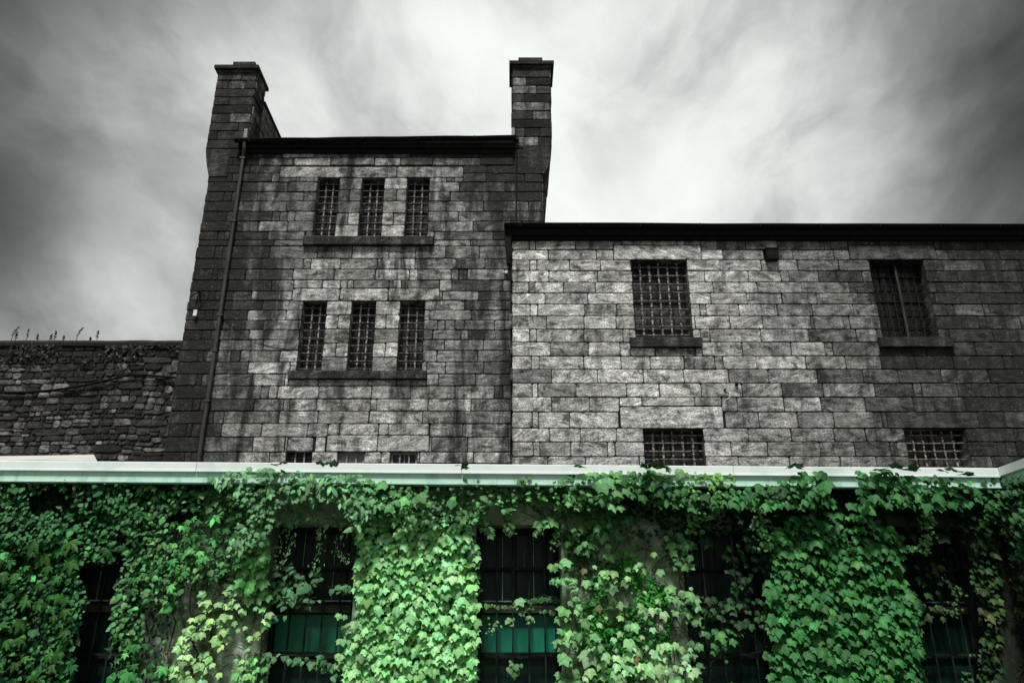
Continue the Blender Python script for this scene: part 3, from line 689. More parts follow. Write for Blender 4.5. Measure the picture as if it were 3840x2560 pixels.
for i, (a, b) in enumerate(wins):
    f = MB(); y = .22
    f.box((a, y, zbot), (a+.045, y+.07, wz)); f.box((b-.045, y, zbot), (b, y+.07, wz)); f.box((a+.045, y+.002, wz-.05), (b-.045, y+.068, wz))
    f.box((a+.045, y-.002, zr0), (b-.045, y+.07, zr1)); f.box((a, y-.04, zbot-.06), (b, y+.09, zbot-.001))
    f.box((a+.045, y+.01, zc2-.03), (b-.045, y+.06, zc2+.02)); f.box((a+.045, y+.012, zc1-.015), (b-.045, y+.058, zc1+.015))
    n = 5
    for k in range(1, n):
        x = a+(b-a)*(.064+.187*k)+.03; f.box((x-.006, y+.03, zr1), (x+.006, y+.055, wz-.05)) if k in (2, 4) else None
    wn = f.build('window', M['winframe'], ivyB)
    g = MB(); g.poly([(a, y+.045, zr1), (b, y+.045, zr1), (b, y+.045, wz), (a, y+.045, wz)]); g.build('pane', M['darkpane'], wn)
    g = MB(); g.poly([(a, y+.046, zc2), (b, y+.046, zc2), (b, y+.046, zr0), (a, y+.046, zr0)]); g.build('pane', M['greenpane'] if i in (2, 3) else M['darkpane'], wn)
    g = MB(); g.poly([(a, y+.045, zbot), (b, y+.045, zbot), (b, y+.045, zc2), (a, y+.045, zc2)]); g.build('pane', M['darkpane'], wn)
    g = MB(); g.box((a+.05, y-.012, zr1+.001), (b-.05, y+.03, zr1+.012)); pass
    g.build('edge_strip', M['winedge'], wn)
    for k in (1, 3): g = MB(); x = a+(b-a)*(.064+.187*k)+.046; g.box((x, y+.02, zr1+.02), (x+.006, y+.04, zc1+.3)); g.build('edge_strip', M['winedge'], wn)
    g = MB(); g.box((a+.045, y-.03, zr0+.012), (b-.045, y-.003, zr1-.03)); g.build('transom', M['rail'], wn)
    g = MB()
    for k in range(5):
        x = a+(b-a)*(.064+.187*k); g.bar((x, .15, zbot), (x, .15, wz-.002), .015, .012)
    g.bar((a, .16, zc1), (b, .16, zc1), .02, .012); g.bar((a, .16, zc2), (b, .16, zc2), .02, .012); g.build('security_bars', M['secbar'], ivyB)
# white tarpaulin canopy on the flat roof at the far left
tp = MB(); ya = .6; A = L(352, 1704, 2.2); B_ = L(-400, 1716, 2.2); C1 = L(364, 1727, 1.2); C2 = L(-400, 1742, 1.2); C3 = L(364, 1727, 3.2); C3.z = C1.z; D = L(330, 1727, 1.2)
base = cz0+.035
vv = [tp.vert(p) for p in (A, B_, C1, C2, C3)]; q = tp.vert((B_.x, 3.2, C1.z)); dd = tp.vert((A.x-.05, 1.16, C1.z))
tp.face((vv[1], vv[3], dd, vv[0])); tp.face((vv[0], dd, vv[2])); tp.face((vv[0], vv[2], vv[4])); tp.face((vv[1], vv[0], vv[4], q))
for a, b in ((vv[3], dd), (dd, vv[2]), (vv[2], vv[4]), (vv[4], q), (q, vv[3])):
    pa, pb = Vector(tp.v[a]), Vector(tp.v[b]); tp.face((a, tp.vert((pa.x, pa.y, base)), tp.vert((pb.x, pb.y, base)), b))
o = tp.build('canopy', M['tarp']); o.matrix_world = Mi; tag(o, 'white tarpaulin canopy peeping over the mint fascia at the far left', 'canopy')

# ------------------------------------------------------------------ leaves
PXM = YI/FPX*1.02
def heart(w=1.0, l=1.0, kind=0):
    if kind == 0:      # three pointed lobes
        out = [(0, .03), (.16, -.10), (.34, -.06), (.47, .14), (.50, .34), (.60, .60), (.40, .58), (.27, .64), (.20, .80), (0, 1.08)]
    elif kind == 1:    # leaflet-like single pointed leaf
        out = [(0, 0), (.13, .14), (.22, .42), (.15, .72), (0, 1.05)]
    else:              # small rounded heart
        out = [(0, .04), (.22, -.08), (.42, .12), (.40, .45), (.2, .75), (0, 1.0)]
    return out
KINDS = [heart(kind=k) for k in range(3)]; KS = (.44, .50, .58, .50)
WX = None
def add_leaf(mb, p, size, down, nrm, kind, c, rib=1.4, fold=.26, curl=.34):
    # p: base of the blade; down: direction of the midrib; nrm: facing
    t = down.normalized(); n = (nrm-t*nrm.dot(t)).normalized(); s = t.cross(n)
    out = KINDS[kind]; cy = .42; asym = rnd.uniform(.9, 1.1)
    def pt(x, y):
        z = -fold*abs(x)-curl*y*y*.5
        return p+(s*(x*asym)+t*y+n*z)*size
    cm = mb.vert(pt(0, cy), tuple(min(1, v*rib) for v in c)); vb = mb.vert(pt(*out[0]), tuple(min(1, v*rib) for v in c)); vt = mb.vert(pt(*out[-1]), c)
    for sg in (1, -1):
        prev = vb
        e = tuple(v*rnd.uniform(.85, 1.05) for v in c)
        for x, y in out[1:-1]:
            q = mb.vert(pt(x*sg, y), e); mb.face((cm, prev, q) if sg > 0 else (cm, q, prev)); prev = q
        mb.face((cm, prev, vt) if sg > 0 else (cm, vt, prev))
def leaf_dir(tilt=.6, sp=.35, up=.6):
    a = rnd.gauss(0, sp); down = Vector((math.sin(a), -tilt+rnd.uniform(-.2, .2), -math.cos(a)))
    nrm = Vector((rnd.gauss(0, .28), -1, up+rnd.gauss(0, .25)))
    return down, nrm
def jitcol(c, j=.22, hue=.1):
    k = math.exp(rnd.gauss(0, j*1.25)); return (c[0]*.80*k*math.exp(rnd.gauss(0, hue)), c[1]*1.04*k, c[2]*.80*k*math.exp(rnd.gauss(0, hue)))
def palmate(mb, p, size, c, tilt=.5):
    down, nrm = leaf_dir(tilt, .55, .5); t = down.normalized(); n = (nrm-t*nrm.dot(t)).normalized(); s = t.cross(n)
    for a, k in ((0, 1), (.75, .86), (-.75, .86), (1.5, .62), (-1.5, .62)):
        a += rnd.uniform(-.12, .12); d = t*math.cos(a)+s*math.sin(a)-n*.15
        add_leaf(mb, p, size*k*.56, d, n+Vector((rnd.gauss(0, .15), 0, rnd.gauss(0, .15))), 1, jitcol(c, .12, .05), 1.2, .35, .35)
def inpoly(x, y, poly):
    r = False; n = len(poly)
    for i in range(n):
        x0, y0 = poly[i]; x1, y1 = poly[(i+1)%n]
        if (y0 > y) != (y1 > y) and x < (x1-x0)*(y-y0)/(y1-y0)+x0: r = not r
    return r
def region(mb, poly, step, size, kind, c, off=(.03, .10), hole=None, keep=1.0, tilt=.6, up=.6, shingle=False, sv=.3, c2=None, c2p=.1, hs=.006, seed=0, sp=.35, jit=.22):
    """leaves over an area of the wall; poly in photo pixels, step = spacing"""
    xs = [p[0] for p in poly]; ys = [p[1] for p in poly]; y = min(ys); row = 0; size *= KS[kind]; stx, sty = step[0]*.59, step[1]*.61
    while y < max(ys):
        x = min(xs)+(stx/2 if row % 2 else 0)
        while x < max(xs):
            px = x+rnd.gauss(0, stx*(.16 if shingle else .4)); py = y+rnd.gauss(0, sty*(.22 if shingle else .45)); x += stx
            if not inpoly(px, py, poly): continue
            nz = noise.noise(Vector((px*hs, py*hs, seed+.5)))
            if hole is not None and nz < hole+rnd.gauss(0, .06): continue
            if rnd.random() > keep: continue
            o = rnd.uniform(*off); p = L(px, py, -o) if px < 3748 or py < 1700 else LX(px, py, XR+.1-max(.02, o-.1)); s = size*PXM*math.exp(rnd.gauss(0, sv))
            cc = jitcol(c2 if (c2 and rnd.random() < c2p) else c, jit)
            if kind == 3: palmate(mb, p, s, cc, tilt)
            else:
                d, n = leaf_dir(tilt, sp, up); add_leaf(mb, p, s, d, n, kind, cc)
        y += sty; row += 1
def strand(mb, st, pts, n, size, kind, c, off=.08, spread=8, tilt=.5, r=.004, hang=0, pet=None):
    n = int(n*1.4); size *= KS[kind]*.95
    P3 = [L(x, y, -off-rnd.uniform(0, .02)) for x, y in pts]
    ptsf = []
    for i in range(len(pts)-1):
        for k in range(6):
            t = k/6; ptsf.append((pts[i][0]+(pts[i+1][0]-pts[i][0])*t+rnd.gauss(0, 2), pts[i][1]+(pts[i+1][1]-pts[i][1])*t+rnd.gauss(0, 1)))
    ptsf.append(pts[-1]); st.tube([L(x, y, -off) for x, y in ptsf], r, 4)
    for i in range(n):
        t = rnd.random()*(len(ptsf)-1); k = int(t); t -= k; a = ptsf[k]; b = ptsf[min(k+1, len(ptsf)-1)]
        px = a[0]+(b[0]-a[0])*t; py = a[1]+(b[1]-a[1])*t
        base = L(px, py, -off); p = L(px+rnd.gauss(0, spread), py+rnd.uniform(0, spread), -off-rnd.uniform(.0, .05))
        if pet is not None and (p-base).length > .02: pet.tube([base, p], .0018, 3)
        s = size*PXM*math.exp(rnd.gauss(0, .2))
        if kind == 3: palmate(mb, p, s, jitcol(c), tilt)
        else: d, nn = leaf_dir(tilt, .6, .5); add_leaf(mb, p, s, d, nn, kind, jitcol(c))
def rootlets(st, poly, n, off=.012, r=.0028, ln=8, hs=14):
    xs = [p[0] for p in poly]; ys = [p[1] for p in poly]
    for _ in range(n):
        x = rnd.uniform(min(xs), max(xs)); y = rnd.uniform(min(ys), max(ys))
        if not inpoly(x, y, poly): continue
        a = rnd.choice([-1, 1])*rnd.uniform(0, .9)+math.pi/2; pts = []
        for k in range(ln):
            if inpoly(x, y, poly): pts.append(L(x, y, -off))
            a += rnd.gauss(0, .35); x += math.cos(a)*hs; y -= math.sin(a)*hs
        if len(pts) > 2: st.tube(pts, r, 3)
def plant(name, label, cat='ivy'):
    e = empty(name, (0, 0, 0)); tag(e, label, cat, 'climbing plants on the low building'); ST.clear(); return e, MB(), MB(), MB()
ST = []
def trunk(pts, r):
    m = MB(); m.tube(pts, r, 5, r1=r*.5); ST.append(m)
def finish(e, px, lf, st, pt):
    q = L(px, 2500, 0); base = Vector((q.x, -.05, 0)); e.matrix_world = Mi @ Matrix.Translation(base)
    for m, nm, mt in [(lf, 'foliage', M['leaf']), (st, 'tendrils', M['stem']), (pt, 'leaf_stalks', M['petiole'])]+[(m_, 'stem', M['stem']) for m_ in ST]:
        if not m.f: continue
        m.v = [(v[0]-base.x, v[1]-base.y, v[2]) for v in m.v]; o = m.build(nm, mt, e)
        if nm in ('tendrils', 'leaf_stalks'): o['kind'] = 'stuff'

DK = (.006, .032, .009); MD = (.019, .082, .024); MID = (.07, .20, .07); PALE = (.33, .60, .30); LT = (.14, .33, .12); BR = (.035, .20, .025); OL = (.055, .095, .022); RED = (.16, .10, .05)  # side plants darkened, middle ones paled: light falloff painted in leaf colour

# 1 far left creeper: dark species, darkened further as painted edge falloff
e, lf, st, pt = plant('creeper', 'dark five-leaved creeper filling the far left corner below the fascia', 'creeper')
A = [(-150, 1800), (120, 1800), (300, 1740), (400, 1790), (480, 1830), (520, 2000), (440, 2100), (300, 2110), (330, 2250), (280, 2400), (270, 2880), (-150, 2880)]
region(lf, A, (30, 20), 40, 1, DK, (.02, .12), keep=.95, sp=.8, seed=3, jit=.35)  # dark under-layer, shade painted in leaf colour
region(lf, A, (25, 20), 27, 2, (.03, .12, .04), (.08, .2), hole=-.1, sp=.8, seed=104, jit=.4)
region(lf, A, (60, 48), 95, 3, MD, (.10, .24), hole=-.1, sp=.8, seed=4, jit=.4)
region(lf, [(-150, 2000), (300, 1980), (250, 2880), (-150, 2880)], (120, 96), 110, 3, (.03, .085, .016), (.2, .28), hole=-.1, seed=8)
region(lf, [(-150, 1800), (500, 1780), (520, 2020), (200, 2050), (-150, 2000)], (26, 20), 26, 2, (.035, .12, .045), (.18, .28), hole=-.1, seed=14)
for x in (40, 150, 260): trunk([L(x+noise.noise(Vector((x, y*.01, 0)))*60, y, -.06) for y in range(3350, 1800, -60)], .012)
finish(e, 100, lf, st, pt)
# 2 second creeper over the pillar
e, lf, st, pt = plant('creeper', 'mid-green mixed creeper with small leaves left of the pale drooping ivy', 'creeper')
B1 = [(500, 1800), (700, 1790), (960, 1770), (1000, 1850), (985, 1990), (900, 2130), (700, 2180), (640, 2300), (640, 2880), (370, 2880), (420, 2400), (430, 2200), (480, 2050), (520, 1980)]
region(lf, B1, (26, 18), 30, 1, DK, (.02, .12), keep=.9, sp=.9, seed=5, jit=.35)  # under-leaves darkened to paint shade behind the creeper
region(lf, B1, (25, 20), 28, 2, (.055, .16, .055), (.08, .22), hole=-.18, sp=.7, seed=6, jit=.35, c2=(.14, .24, .10), c2p=.2)
region(lf, B1, (56, 44), 85, 3, (.055, .15, .06), (.10, .25), hole=0, seed=7, jit=.35, c2=LT, c2p=.25)
region(lf, [(880, 1980), (1010, 1960), (1010, 2250), (900, 2200)], (40, 34), 60, 0, LT, (.08, .2), seed=2)
region(lf, [(560, 2300), (690, 2200), (720, 2880), (560, 2880)], (50, 36), 44, 1, MD, (.05, .16), sp=.8, seed=2, hole=0)
for x in (480, 560, 640, 720): trunk([L(x+noise.noise(Vector((x, y*.01, 0)))*60, y, -.06) for y in range(3350, 1900, -60)], .01)
finish(e, 540, lf, st, pt)
# 3 pale drooping ivy
e, lf, st, pt = plant('ivy', 'pale drooping ivy leaves hanging on long stalks down the bare pillar', 'ivy')
C_ = [(690, 2200), (1000, 2130), (985, 2880), (640, 2880), (660, 2400)]
rootlets(st, [(640, 2100), (1000, 2080), (985, 2880), (620, 2880)], 110)
region(lf, [(800, 2080), (1000, 2030), (1000, 2880), (900, 2880), (850, 2300)], (52, 44), 46, 0, LT, (.05, .14), hole=-.05, seed=9, sp=.6)
for pts in ([(900, 2150), (820, 2240), (740, 2360), (650, 2500), (630, 2580)], [(960, 2200), (880, 2300), (800, 2420), (740, 2560)], [(930, 2180), (870, 2260), (820, 2330), (780, 2420), (700, 2600)], [(985, 2250), (930, 2400), (900, 2560)], [(850, 2200), (760, 2300), (690, 2420), (660, 2560)]):
    strand(lf, st, pts, 17, 60, 0, (.33, .49, .24), .10, 24, .8, .003, pet=pt)
region(lf, [(640, 2380), (760, 2250), (800, 2880), (630, 2880)], (66, 56), 60, 0, (.30, .44, .22), (.08, .18), keep=.8, seed=3)
finish(e, 860, lf, st, pt)
# 4 ivy over the second window
e, lf, st, pt = plant('ivy', 'ragged ivy trailing over the barred window between the two pale pillars', 'ivy')
D1 = [(780, 1780), (960, 1740), (1200, 1775), (1340, 1770), (1400, 1820), (1420, 1900), (1340, 1990), (1270, 1880), (1130, 1860), (1040, 1900), (980, 2050), (860, 2050), (900, 1900)]
region(lf, D1, (30, 22), 36, 0, (.10, .21, .11), (.24, .38), sp=.6, seed=11, jit=.3, hole=-.3)
region(lf, D1, (46, 34), 58, 1, (.14, .27, .14), (.30, .42), sp=.7, seed=12, jit=.3, hole=-.05)
region(lf, [(960, 1880), (1360, 1850), (1350, 1960), (980, 1990)], (34, 28), 26, 2, (.10, .2, .09), (.05, .16), hole=.05, seed=13, sp=.7)
for pts, n in (([(1195, 1880), (1190, 1960), (1200, 2040), (1180, 2120)], 70), ([(1000, 1940), (985, 2060), (960, 2200)], 60), ([(1080, 1930), (1100, 2020), (1060, 2100)], 36), ([(1290, 1960), (1270, 2060), (1300, 2100)], 40), ([(1060, 1960), (1040, 2050), (1050, 2120)], 26), ([(1130, 1880), (1120, 1960)], 26)):
    strand(lf, st, pts, n, 22, 1, (.17, .30, .15), .06, 11, .5, .003)
region(lf, [(1020, 2100), (1090, 2110), (1180, 2180), (1160, 2270), (1060, 2270), (1010, 2180)], (32, 24), 38, 2, (.07, .15, .08), (-.02, .08), seed=1, sp=.8)
for pts, n in (([(1000, 2200), (1080, 2230), (1190, 2240)], 26), ([(1180, 2120), (1200, 2170)], 8), ([(1230, 2200), (1290, 2190), (1330, 2200)], 14), ([(960, 2270), (1000, 2260)], 10), ([(1000, 2300), (1050, 2310)], 8), ([(950, 2450), (1100, 2455), (1200, 2480)], 22), ([(1000, 2440), (990, 2560)], 20), ([(1200, 2440), (1260, 2530)], 14)):
    strand(lf, st, pts, n, 34, 2, (.08, .17, .09), .02, 14, .5, .003)
for _ in range(10):
    x = rnd.uniform(1000, 1380); st.tube([L(x+k*rnd.uniform(6, 18), 1850+k*14+rnd.gauss(0, 6), -.3+k*.01) for k in range(9)], .003, 3)
finish(e, 1000, lf, st, pt)
# 5 bright shingled pillar: light species, brightened to paint in the central light
e, lf, st, pt = plant('ivy', 'pale bright ivy shingling the middle pillar in dense overlapping leaves', 'ivy')
E1 = [(1330, 1960), (1400, 1925), (1560, 1940), (1690, 1930), (1760, 1960), (1800, 2080), (1795, 2300), (1785, 2500), (1775, 2880), (1270, 2880), (1300, 2400), (1340, 2330), (1330, 2200), (1340, 2080)]
region(lf, E1, (30, 24), 50, 0, (.03, .085, .03), (.02, .05), sp=.5, seed=20)  # under-leaves coloured dark as painted shade between the upper leaves
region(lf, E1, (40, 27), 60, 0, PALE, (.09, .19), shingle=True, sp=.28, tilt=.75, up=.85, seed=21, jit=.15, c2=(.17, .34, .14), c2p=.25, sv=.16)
region(lf, [(1270, 2300), (1350, 2280), (1360, 2880), (1260, 2880)], (66, 54), 56, 0, (.22, .36, .19), (.12, .22), seed=23)
for pts in ([(1340, 2310), (1300, 2340), (1270, 2400)], [(1350, 2400), (1290, 2440), (1260, 2490)]): strand(lf, st, pts, 6, 62, 0, (.26, .4, .2), .12, 12, .8, .003, pet=pt)
for x in (1420, 1520, 1620, 1700): trunk([L(x+noise.noise(Vector((x, y*.01, 0)))*50, y, -.03) for y in range(3350, 1930, -60)], .01)
finish(e, 1560, lf, st, pt)
# 6 top ivy over third window
e, lf, st, pt = plant('ivy', 'small-leaved ivy fringe above the window with the green lower panes', 'ivy')
F1 = [(1330, 1810), (1420, 1790), (1560, 1830), (1700, 1815), (1740, 1770), (1800, 1800), (1930, 1830), (1960, 1770), (2060, 1800), (2180, 1770), (2260, 1760), (2280, 1860), (2200, 1910), (2080, 1880), (1960, 1880), (1900, 1930), (1840, 1880), (1790, 1960), (1600, 1950), (1500, 1930), (1400, 1940), (1330, 1900)]
region(lf, F1, (25, 18), 27, 2, (.055, .14, .05), (.05, .3), sp=.7, seed=31, jit=.4, hole=-.35)
region(lf, F1, (40, 30), 48, 0, (.11, .235, .10), (.22, .36), sp=.5, seed=32, jit=.3, hole=-.1)
for pts, n, s in (([(1450, 1850), (1430, 1960), (1440, 2010)], 46, 26), ([(1490, 1840), (1480, 1960)], 40, 26), ([(1810, 1880), (1805, 1960)], 30, 26), ([(1900, 1880), (1910, 1990)], 36, 26), ([(1830, 1970), (1835, 2000)], 5, 60), ([(2020, 1940), (2022, 1985)], 7, 62), ([(2100, 1900), (2075, 2060)], 40, 22), ([(2060, 1930), (2070, 1960)], 4, 60), ([(1500, 1830), (1700, 1800), (1760, 1790)], 30, 26), ([(1560, 1800), (1640, 1790), (1740, 1800)], 10, 22), ([(2000, 1870), (2100, 1890), (2200, 1860)], 26, 44)):
    strand(lf, st, pts, n, s, 2 if s < 40 else 0, (.10, .22, .08), .06 if s < 40 else .12, 10, .5, .003)
for _ in range(14):
    x = rnd.uniform(1900, 2160); st.tube([L(x+k*rnd.uniform(4, 16), 1850+k*14+rnd.gauss(0, 5), -.02) for k in range(8)], .003, 3)
for x, l_ in ((1880, 90), (1905, 70), (1955, 150), (1940, 100), (2005, 60)): st.tube([L(x+rnd.gauss(0, 4)+k*2, 1975+k*l_/7, -.02) for k in range(8)], .0022, 3)
strand(lf, st, [(1990, 2250), (2040, 2230), (2090, 2240)], 30, 26, 2, (.03, .09, .03), .02, 14, .5, .003)
strand(lf, st, [(1830, 2262), (1900, 2270), (1990, 2275), (2080, 2290)], 36, 22, 2, (.06, .14, .04), .02, 9, .5, .003)
strand(lf, st, [(1940, 2240), (1945, 2290)], 5, 50, 0, (.14, .25, .12), .04, 8, .6, .003); strand(lf, st, [(1850, 2310), (1860, 2340), (1830, 2370)], 14, 18, 2, (.14, .25, .12), .02, 9, .6, .002)
strand(lf, st, [(1900, 2330), (1915, 2310)], 8, 26, 2, (.2, .28, .14), .02, 9, .6, .002); strand(lf, st, [(1925, 2470), (1930, 2540)], 12, 36, 2, (.10, .18, .09), .02, 12, .6, .002); strand(lf, st, [(1980, 2300), (1985, 2330)], 8, 24, 2, (.16, .28, .14), .02, 8, .6, .002)
finish(e, 1800, lf, st, pt)
# 7 fourth pillar: stalked leaves over small bright ivy and bare concrete
e, lf, st, pt = plant('ivy', 'light lobed ivy with long stalks edging the half-bare pillar right of centre', 'ivy')
G1 = [(2110, 1960), (2600, 1950), (2610, 2880), (2090, 2880)]
rootlets(st, G1, 200, hs=16)
region(lf, [(2130, 1960), (2620, 1950), (2620, 2060), (2400, 2080), (2150, 2090)], (50, 36), 54, 0, (.12, .25, .11), (.06, .18), sp=.4, seed=41, hole=-.15)
region(lf, [(2090, 2050), (2180, 2050), (2200, 2330), (2190, 2880), (2090, 2880)], (54, 42), 56, 0, (.16, .31, .14), (.08, .2), sp=.4, seed=42, hole=-.2)
region(lf, [(2510, 2040), (2620, 2040), (2640, 2880), (2480, 2880)], (54, 42), 56, 0, (.15, .28, .13), (.08, .2), sp=.4, seed=43, hole=-.2, c2=RED, c2p=.06)
region(lf, [(2190, 2080), (2500, 2080), (2500, 2880), (2190, 2880)], (88, 76), 60, 0, (.24, .38, .20), (.10, .2), keep=.85, sp=.4, seed=44, hole=-.25, c2=RED, c2p=.05)
region(lf, [(2200, 2420), (2620, 2400), (2620, 2880), (2150, 2880)], (52, 42), 58, 0, (.30, .44, .25), (.10, .2), keep=.8, sp=.4, seed=45)
for pts in ([(2110, 2090), (2080, 2110), (2070, 2130)], [(2110, 2160), (2080, 2170)], [(2150, 2170), (2120, 2270), (2090, 2320)], [(2160, 2160), (2165, 2240), (2160, 2330)], [(2140, 2330), (2090, 2400)], [(2260, 2110), (2290, 2200)], [(2500, 2180), (2540, 2330)], [(2200, 2300), (2220, 2420)]): strand(lf, st, pts, 6, 64, 0, (.18, .34, .15), .16, 10, .8, .0025, pet=pt)
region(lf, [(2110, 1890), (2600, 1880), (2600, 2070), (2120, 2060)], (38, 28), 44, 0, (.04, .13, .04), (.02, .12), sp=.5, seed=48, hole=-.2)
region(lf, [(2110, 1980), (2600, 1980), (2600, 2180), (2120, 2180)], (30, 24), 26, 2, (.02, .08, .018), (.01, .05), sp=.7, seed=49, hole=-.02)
finish(e, 2340, lf, st, pt)
e, lf, st, pt = plant('ivy', 'vivid green small-leaved ivy creeping over the half-bare concrete pillar', 'ivy')
for pts, n in (([(2360, 2060), (2380, 2180), (2420, 2260)], 90), ([(2250, 2200), (2260, 2330), (2200, 2420)], 90), ([(2400, 2130), (2480, 2200), (2440, 2260)], 80), ([(2200, 2240), (2230, 2300), (2280, 2360)], 80), ([(2450, 2180), (2500, 2250)], 60), ([(2340, 2080), (2360, 2160)], 40), ([(2300, 2400), (2420, 2480), (2360, 2560)], 80), ([(2180, 2430), (2240, 2520), (2260, 2600)], 60)):
    strand(lf, st, pts, n, 22, 2, BR, .03, 22, .4, .003)
region(lf, [(2160, 2170), (2520, 2130), (2520, 2500), (2180, 2560)], (22, 17), 24, 2, (.025, .14, .02), (.015, .05), hole=.02, seed=46, sp=.8, hs=.009)
finish(e, 2400, lf, st, pt)
# 8 top right band
e, lf, st, pt = plant('ivy', 'deep green ivy thatch spilling over the fascia along the right half', 'ivy')
H1 = [(2260, 1760), (2420, 1740), (2520, 1760), (2600, 1780), (2780, 1790), (2900, 1790), (3000, 1755), (3120, 1775), (3250, 1765), (3330, 1755), (3500, 1770), (3640, 1785), (3760, 1790), (3860, 1765), (3900, 1765), (3900, 1960), (3700, 1960), (3560, 1930), (3300, 1920), (3150, 1950), (2950, 1960), (2880, 2000), (2750, 1980), (2640, 2000), (2450, 1960), (2300, 1900)]
region(lf, H1, (32, 24), 40, 0, DK, (.02, .16), sp=.6, seed=51, jit=.35)  # dark lower layer paints the shade under the thatch
region(lf, [(2260, 1760), (2950, 1780), (2900, 1900), (2620, 1900), (2300, 1860)], (24, 18), 24, 2, (.10, .22, .06), (.28, .38), sp=.8, seed=52, hole=-.05, jit=.3)
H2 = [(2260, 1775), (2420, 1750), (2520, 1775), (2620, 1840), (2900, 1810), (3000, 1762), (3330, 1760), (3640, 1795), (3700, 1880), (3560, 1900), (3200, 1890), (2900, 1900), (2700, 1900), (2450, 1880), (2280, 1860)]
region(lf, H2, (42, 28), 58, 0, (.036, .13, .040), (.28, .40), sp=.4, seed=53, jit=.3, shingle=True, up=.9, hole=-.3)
region(lf, [(2230, 1770), (2560, 1750), (2560, 1900), (2260, 1900)], (50, 36), 60, 0, (.13, .26, .12), (.32, .42), sp=.5, seed=54, hole=-.1)
for pts, n in (([(2850, 1840), (2850, 1950), (2870, 2050)], 110), ([(3470, 1900), (3480, 1980), (3470, 2060)], 60), ([(3470, 2010), (3430, 2040), (3400, 2050)], 22), ([(2600, 1880), (2590, 1980)], 30), ([(2680, 1870), (2670, 1930)], 22)):
    strand(lf, st, pts, n, 24, 2, (.08, .20, .06), .16, 14, .5, .003)
for x0, y0, s in ((2400, 1745, 40), (2440, 1748, 40), (2470, 1752, 40), (2970, 1748, 44), (3300, 1760, 40), (3360, 1752, 46), (3440, 1760, 40), (3560, 1762, 40), (2170, 1745, 34), (1725, 1745, 34), (1220, 1745, 34), (1060, 1742, 34), (3640, 1775, 40)):
    for k in range(3): 
        p = L(x0+rnd.gauss(0, 16), y0+rnd.gauss(0, 3), -.38); add_leaf(lf, p, s*PXM*.9, Vector((rnd.gauss(0, .6), -.7, rnd.gauss(.1, .3))), Vector((rnd.gauss(0, .2), -.3, 1)), 0, jitcol((.05, .09, .05)))
finish(e, 2900, lf, st, pt)
# 9 window d
e, lf, st, pt = plant('ivy', 'sparse dark ivy straggling across the shadowed window right of the half-bare pillar', 'ivy')
region(lf, [(2540, 1960), (2900, 1960), (2900, 2080), (2720, 2060), (2580, 2010)], (50, 38), 48, 0, (.012, .042, .014), (-.02, .12), seed=61, hole=-.1)
region(lf, [(2690, 2040), (2900, 2000), (2900, 2260), (2760, 2260)], (44, 34), 46, 0, (.012, .044, .014), (0, .12), seed=62, hole=-.2)
region(lf, [(2570, 2230), (2900, 2250), (2900, 2340), (2780, 2350), (2600, 2290)], (44, 32), 44, 0, (.02, .062, .02), (-.02, .1), seed=63, hole=-.25)
region(lf, [(2600, 2340), (2900, 2380), (2880, 2480), (2780, 2500), (2690, 2460)], (50, 36), 52, 0, (.045, .13, .045), (0, .12), seed=64, hole=-.1)
region(lf, [(2590, 2340), (2760, 2350), (2780, 2880), (2620, 2880)], (26, 20), 22, 2, (.04, .12, .04), (-.05, .05), seed=65, hole=.05)
for pts in ([(2560, 2010), (2600, 2060), (2590, 2110)], [(2540, 2080), (2580, 2130)], [(2560, 2240), (2600, 2330)], [(2540, 2350), (2620, 2420), (2600, 2500)]): strand(lf, st, pts, 7, 56, 0, (.11, .22, .10), .1, 14, .7, .003, pet=pt)
rootlets(st, [(2590, 2100), (2890, 2090), (2890, 2880), (2600, 2880)], 16, off=-.06, r=.003)
finish(e, 2750, lf, st, pt)
# 10 dark shingled pillar: mature green, deepened as painted edge falloff
e, lf, st, pt = plant('ivy', 'deep green ivy shingling the right-hand pillar in glossy overlapping leaves', 'ivy')
K1 = [(2890, 2000), (2960, 1930), (3120, 1915), (3300, 1930), (3380, 2000), (3390, 2180), (3440, 2260), (3450, 2400), (3470, 2880), (2860, 2880), (2890, 2420), (2880, 2200)]
region(lf, K1, (32, 26), 50, 0, (.008, .032, .010), (.02, .05), sp=.5, seed=70)  # near-black under-leaves paint the shaded gaps of the shingle
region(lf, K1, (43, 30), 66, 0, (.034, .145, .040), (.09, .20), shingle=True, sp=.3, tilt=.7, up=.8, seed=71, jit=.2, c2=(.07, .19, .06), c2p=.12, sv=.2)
for x in (2950, 3050, 3200, 3300): trunk([L(x+noise.noise(Vector((x, y*.01, 0)))*50, y, -.03) for y in range(3350, 1930, -60)], .01)
finish(e, 3150, lf, st, pt)
# 11 window e
e, lf, st, pt = plant('ivy', 'thin dark ivy trails over the blackest window near the right edge', 'ivy')
region(lf, [(3380, 1960), (3700, 1960), (3680, 2040), (3560, 2060), (3400, 2010)], (56, 44), 46, 0, (.010, .028, .008), (-.02, .12), seed=81, hole=-.05)
region(lf, [(3400, 2060), (3540, 2060), (3540, 2330), (3430, 2400), (3420, 2250)], (60, 48), 54, 0, (.014, .038, .010), (-.0, .1), seed=82, hole=-.15)
for pts, n in (([(3540, 2150), (3600, 2280)], 14), ([(3500, 2260), (3590, 2300)], 16), ([(3680, 2440), (3700, 2560)], 26), ([(3620, 2500), (3640, 2600)], 14), ([(3560, 2180), (3620, 2230)], 10)): strand(lf, st, pts, n, 20, 2, (.04, .10, .03), .0, 12, .5, .0025)
finish(e, 3500, lf, st, pt)
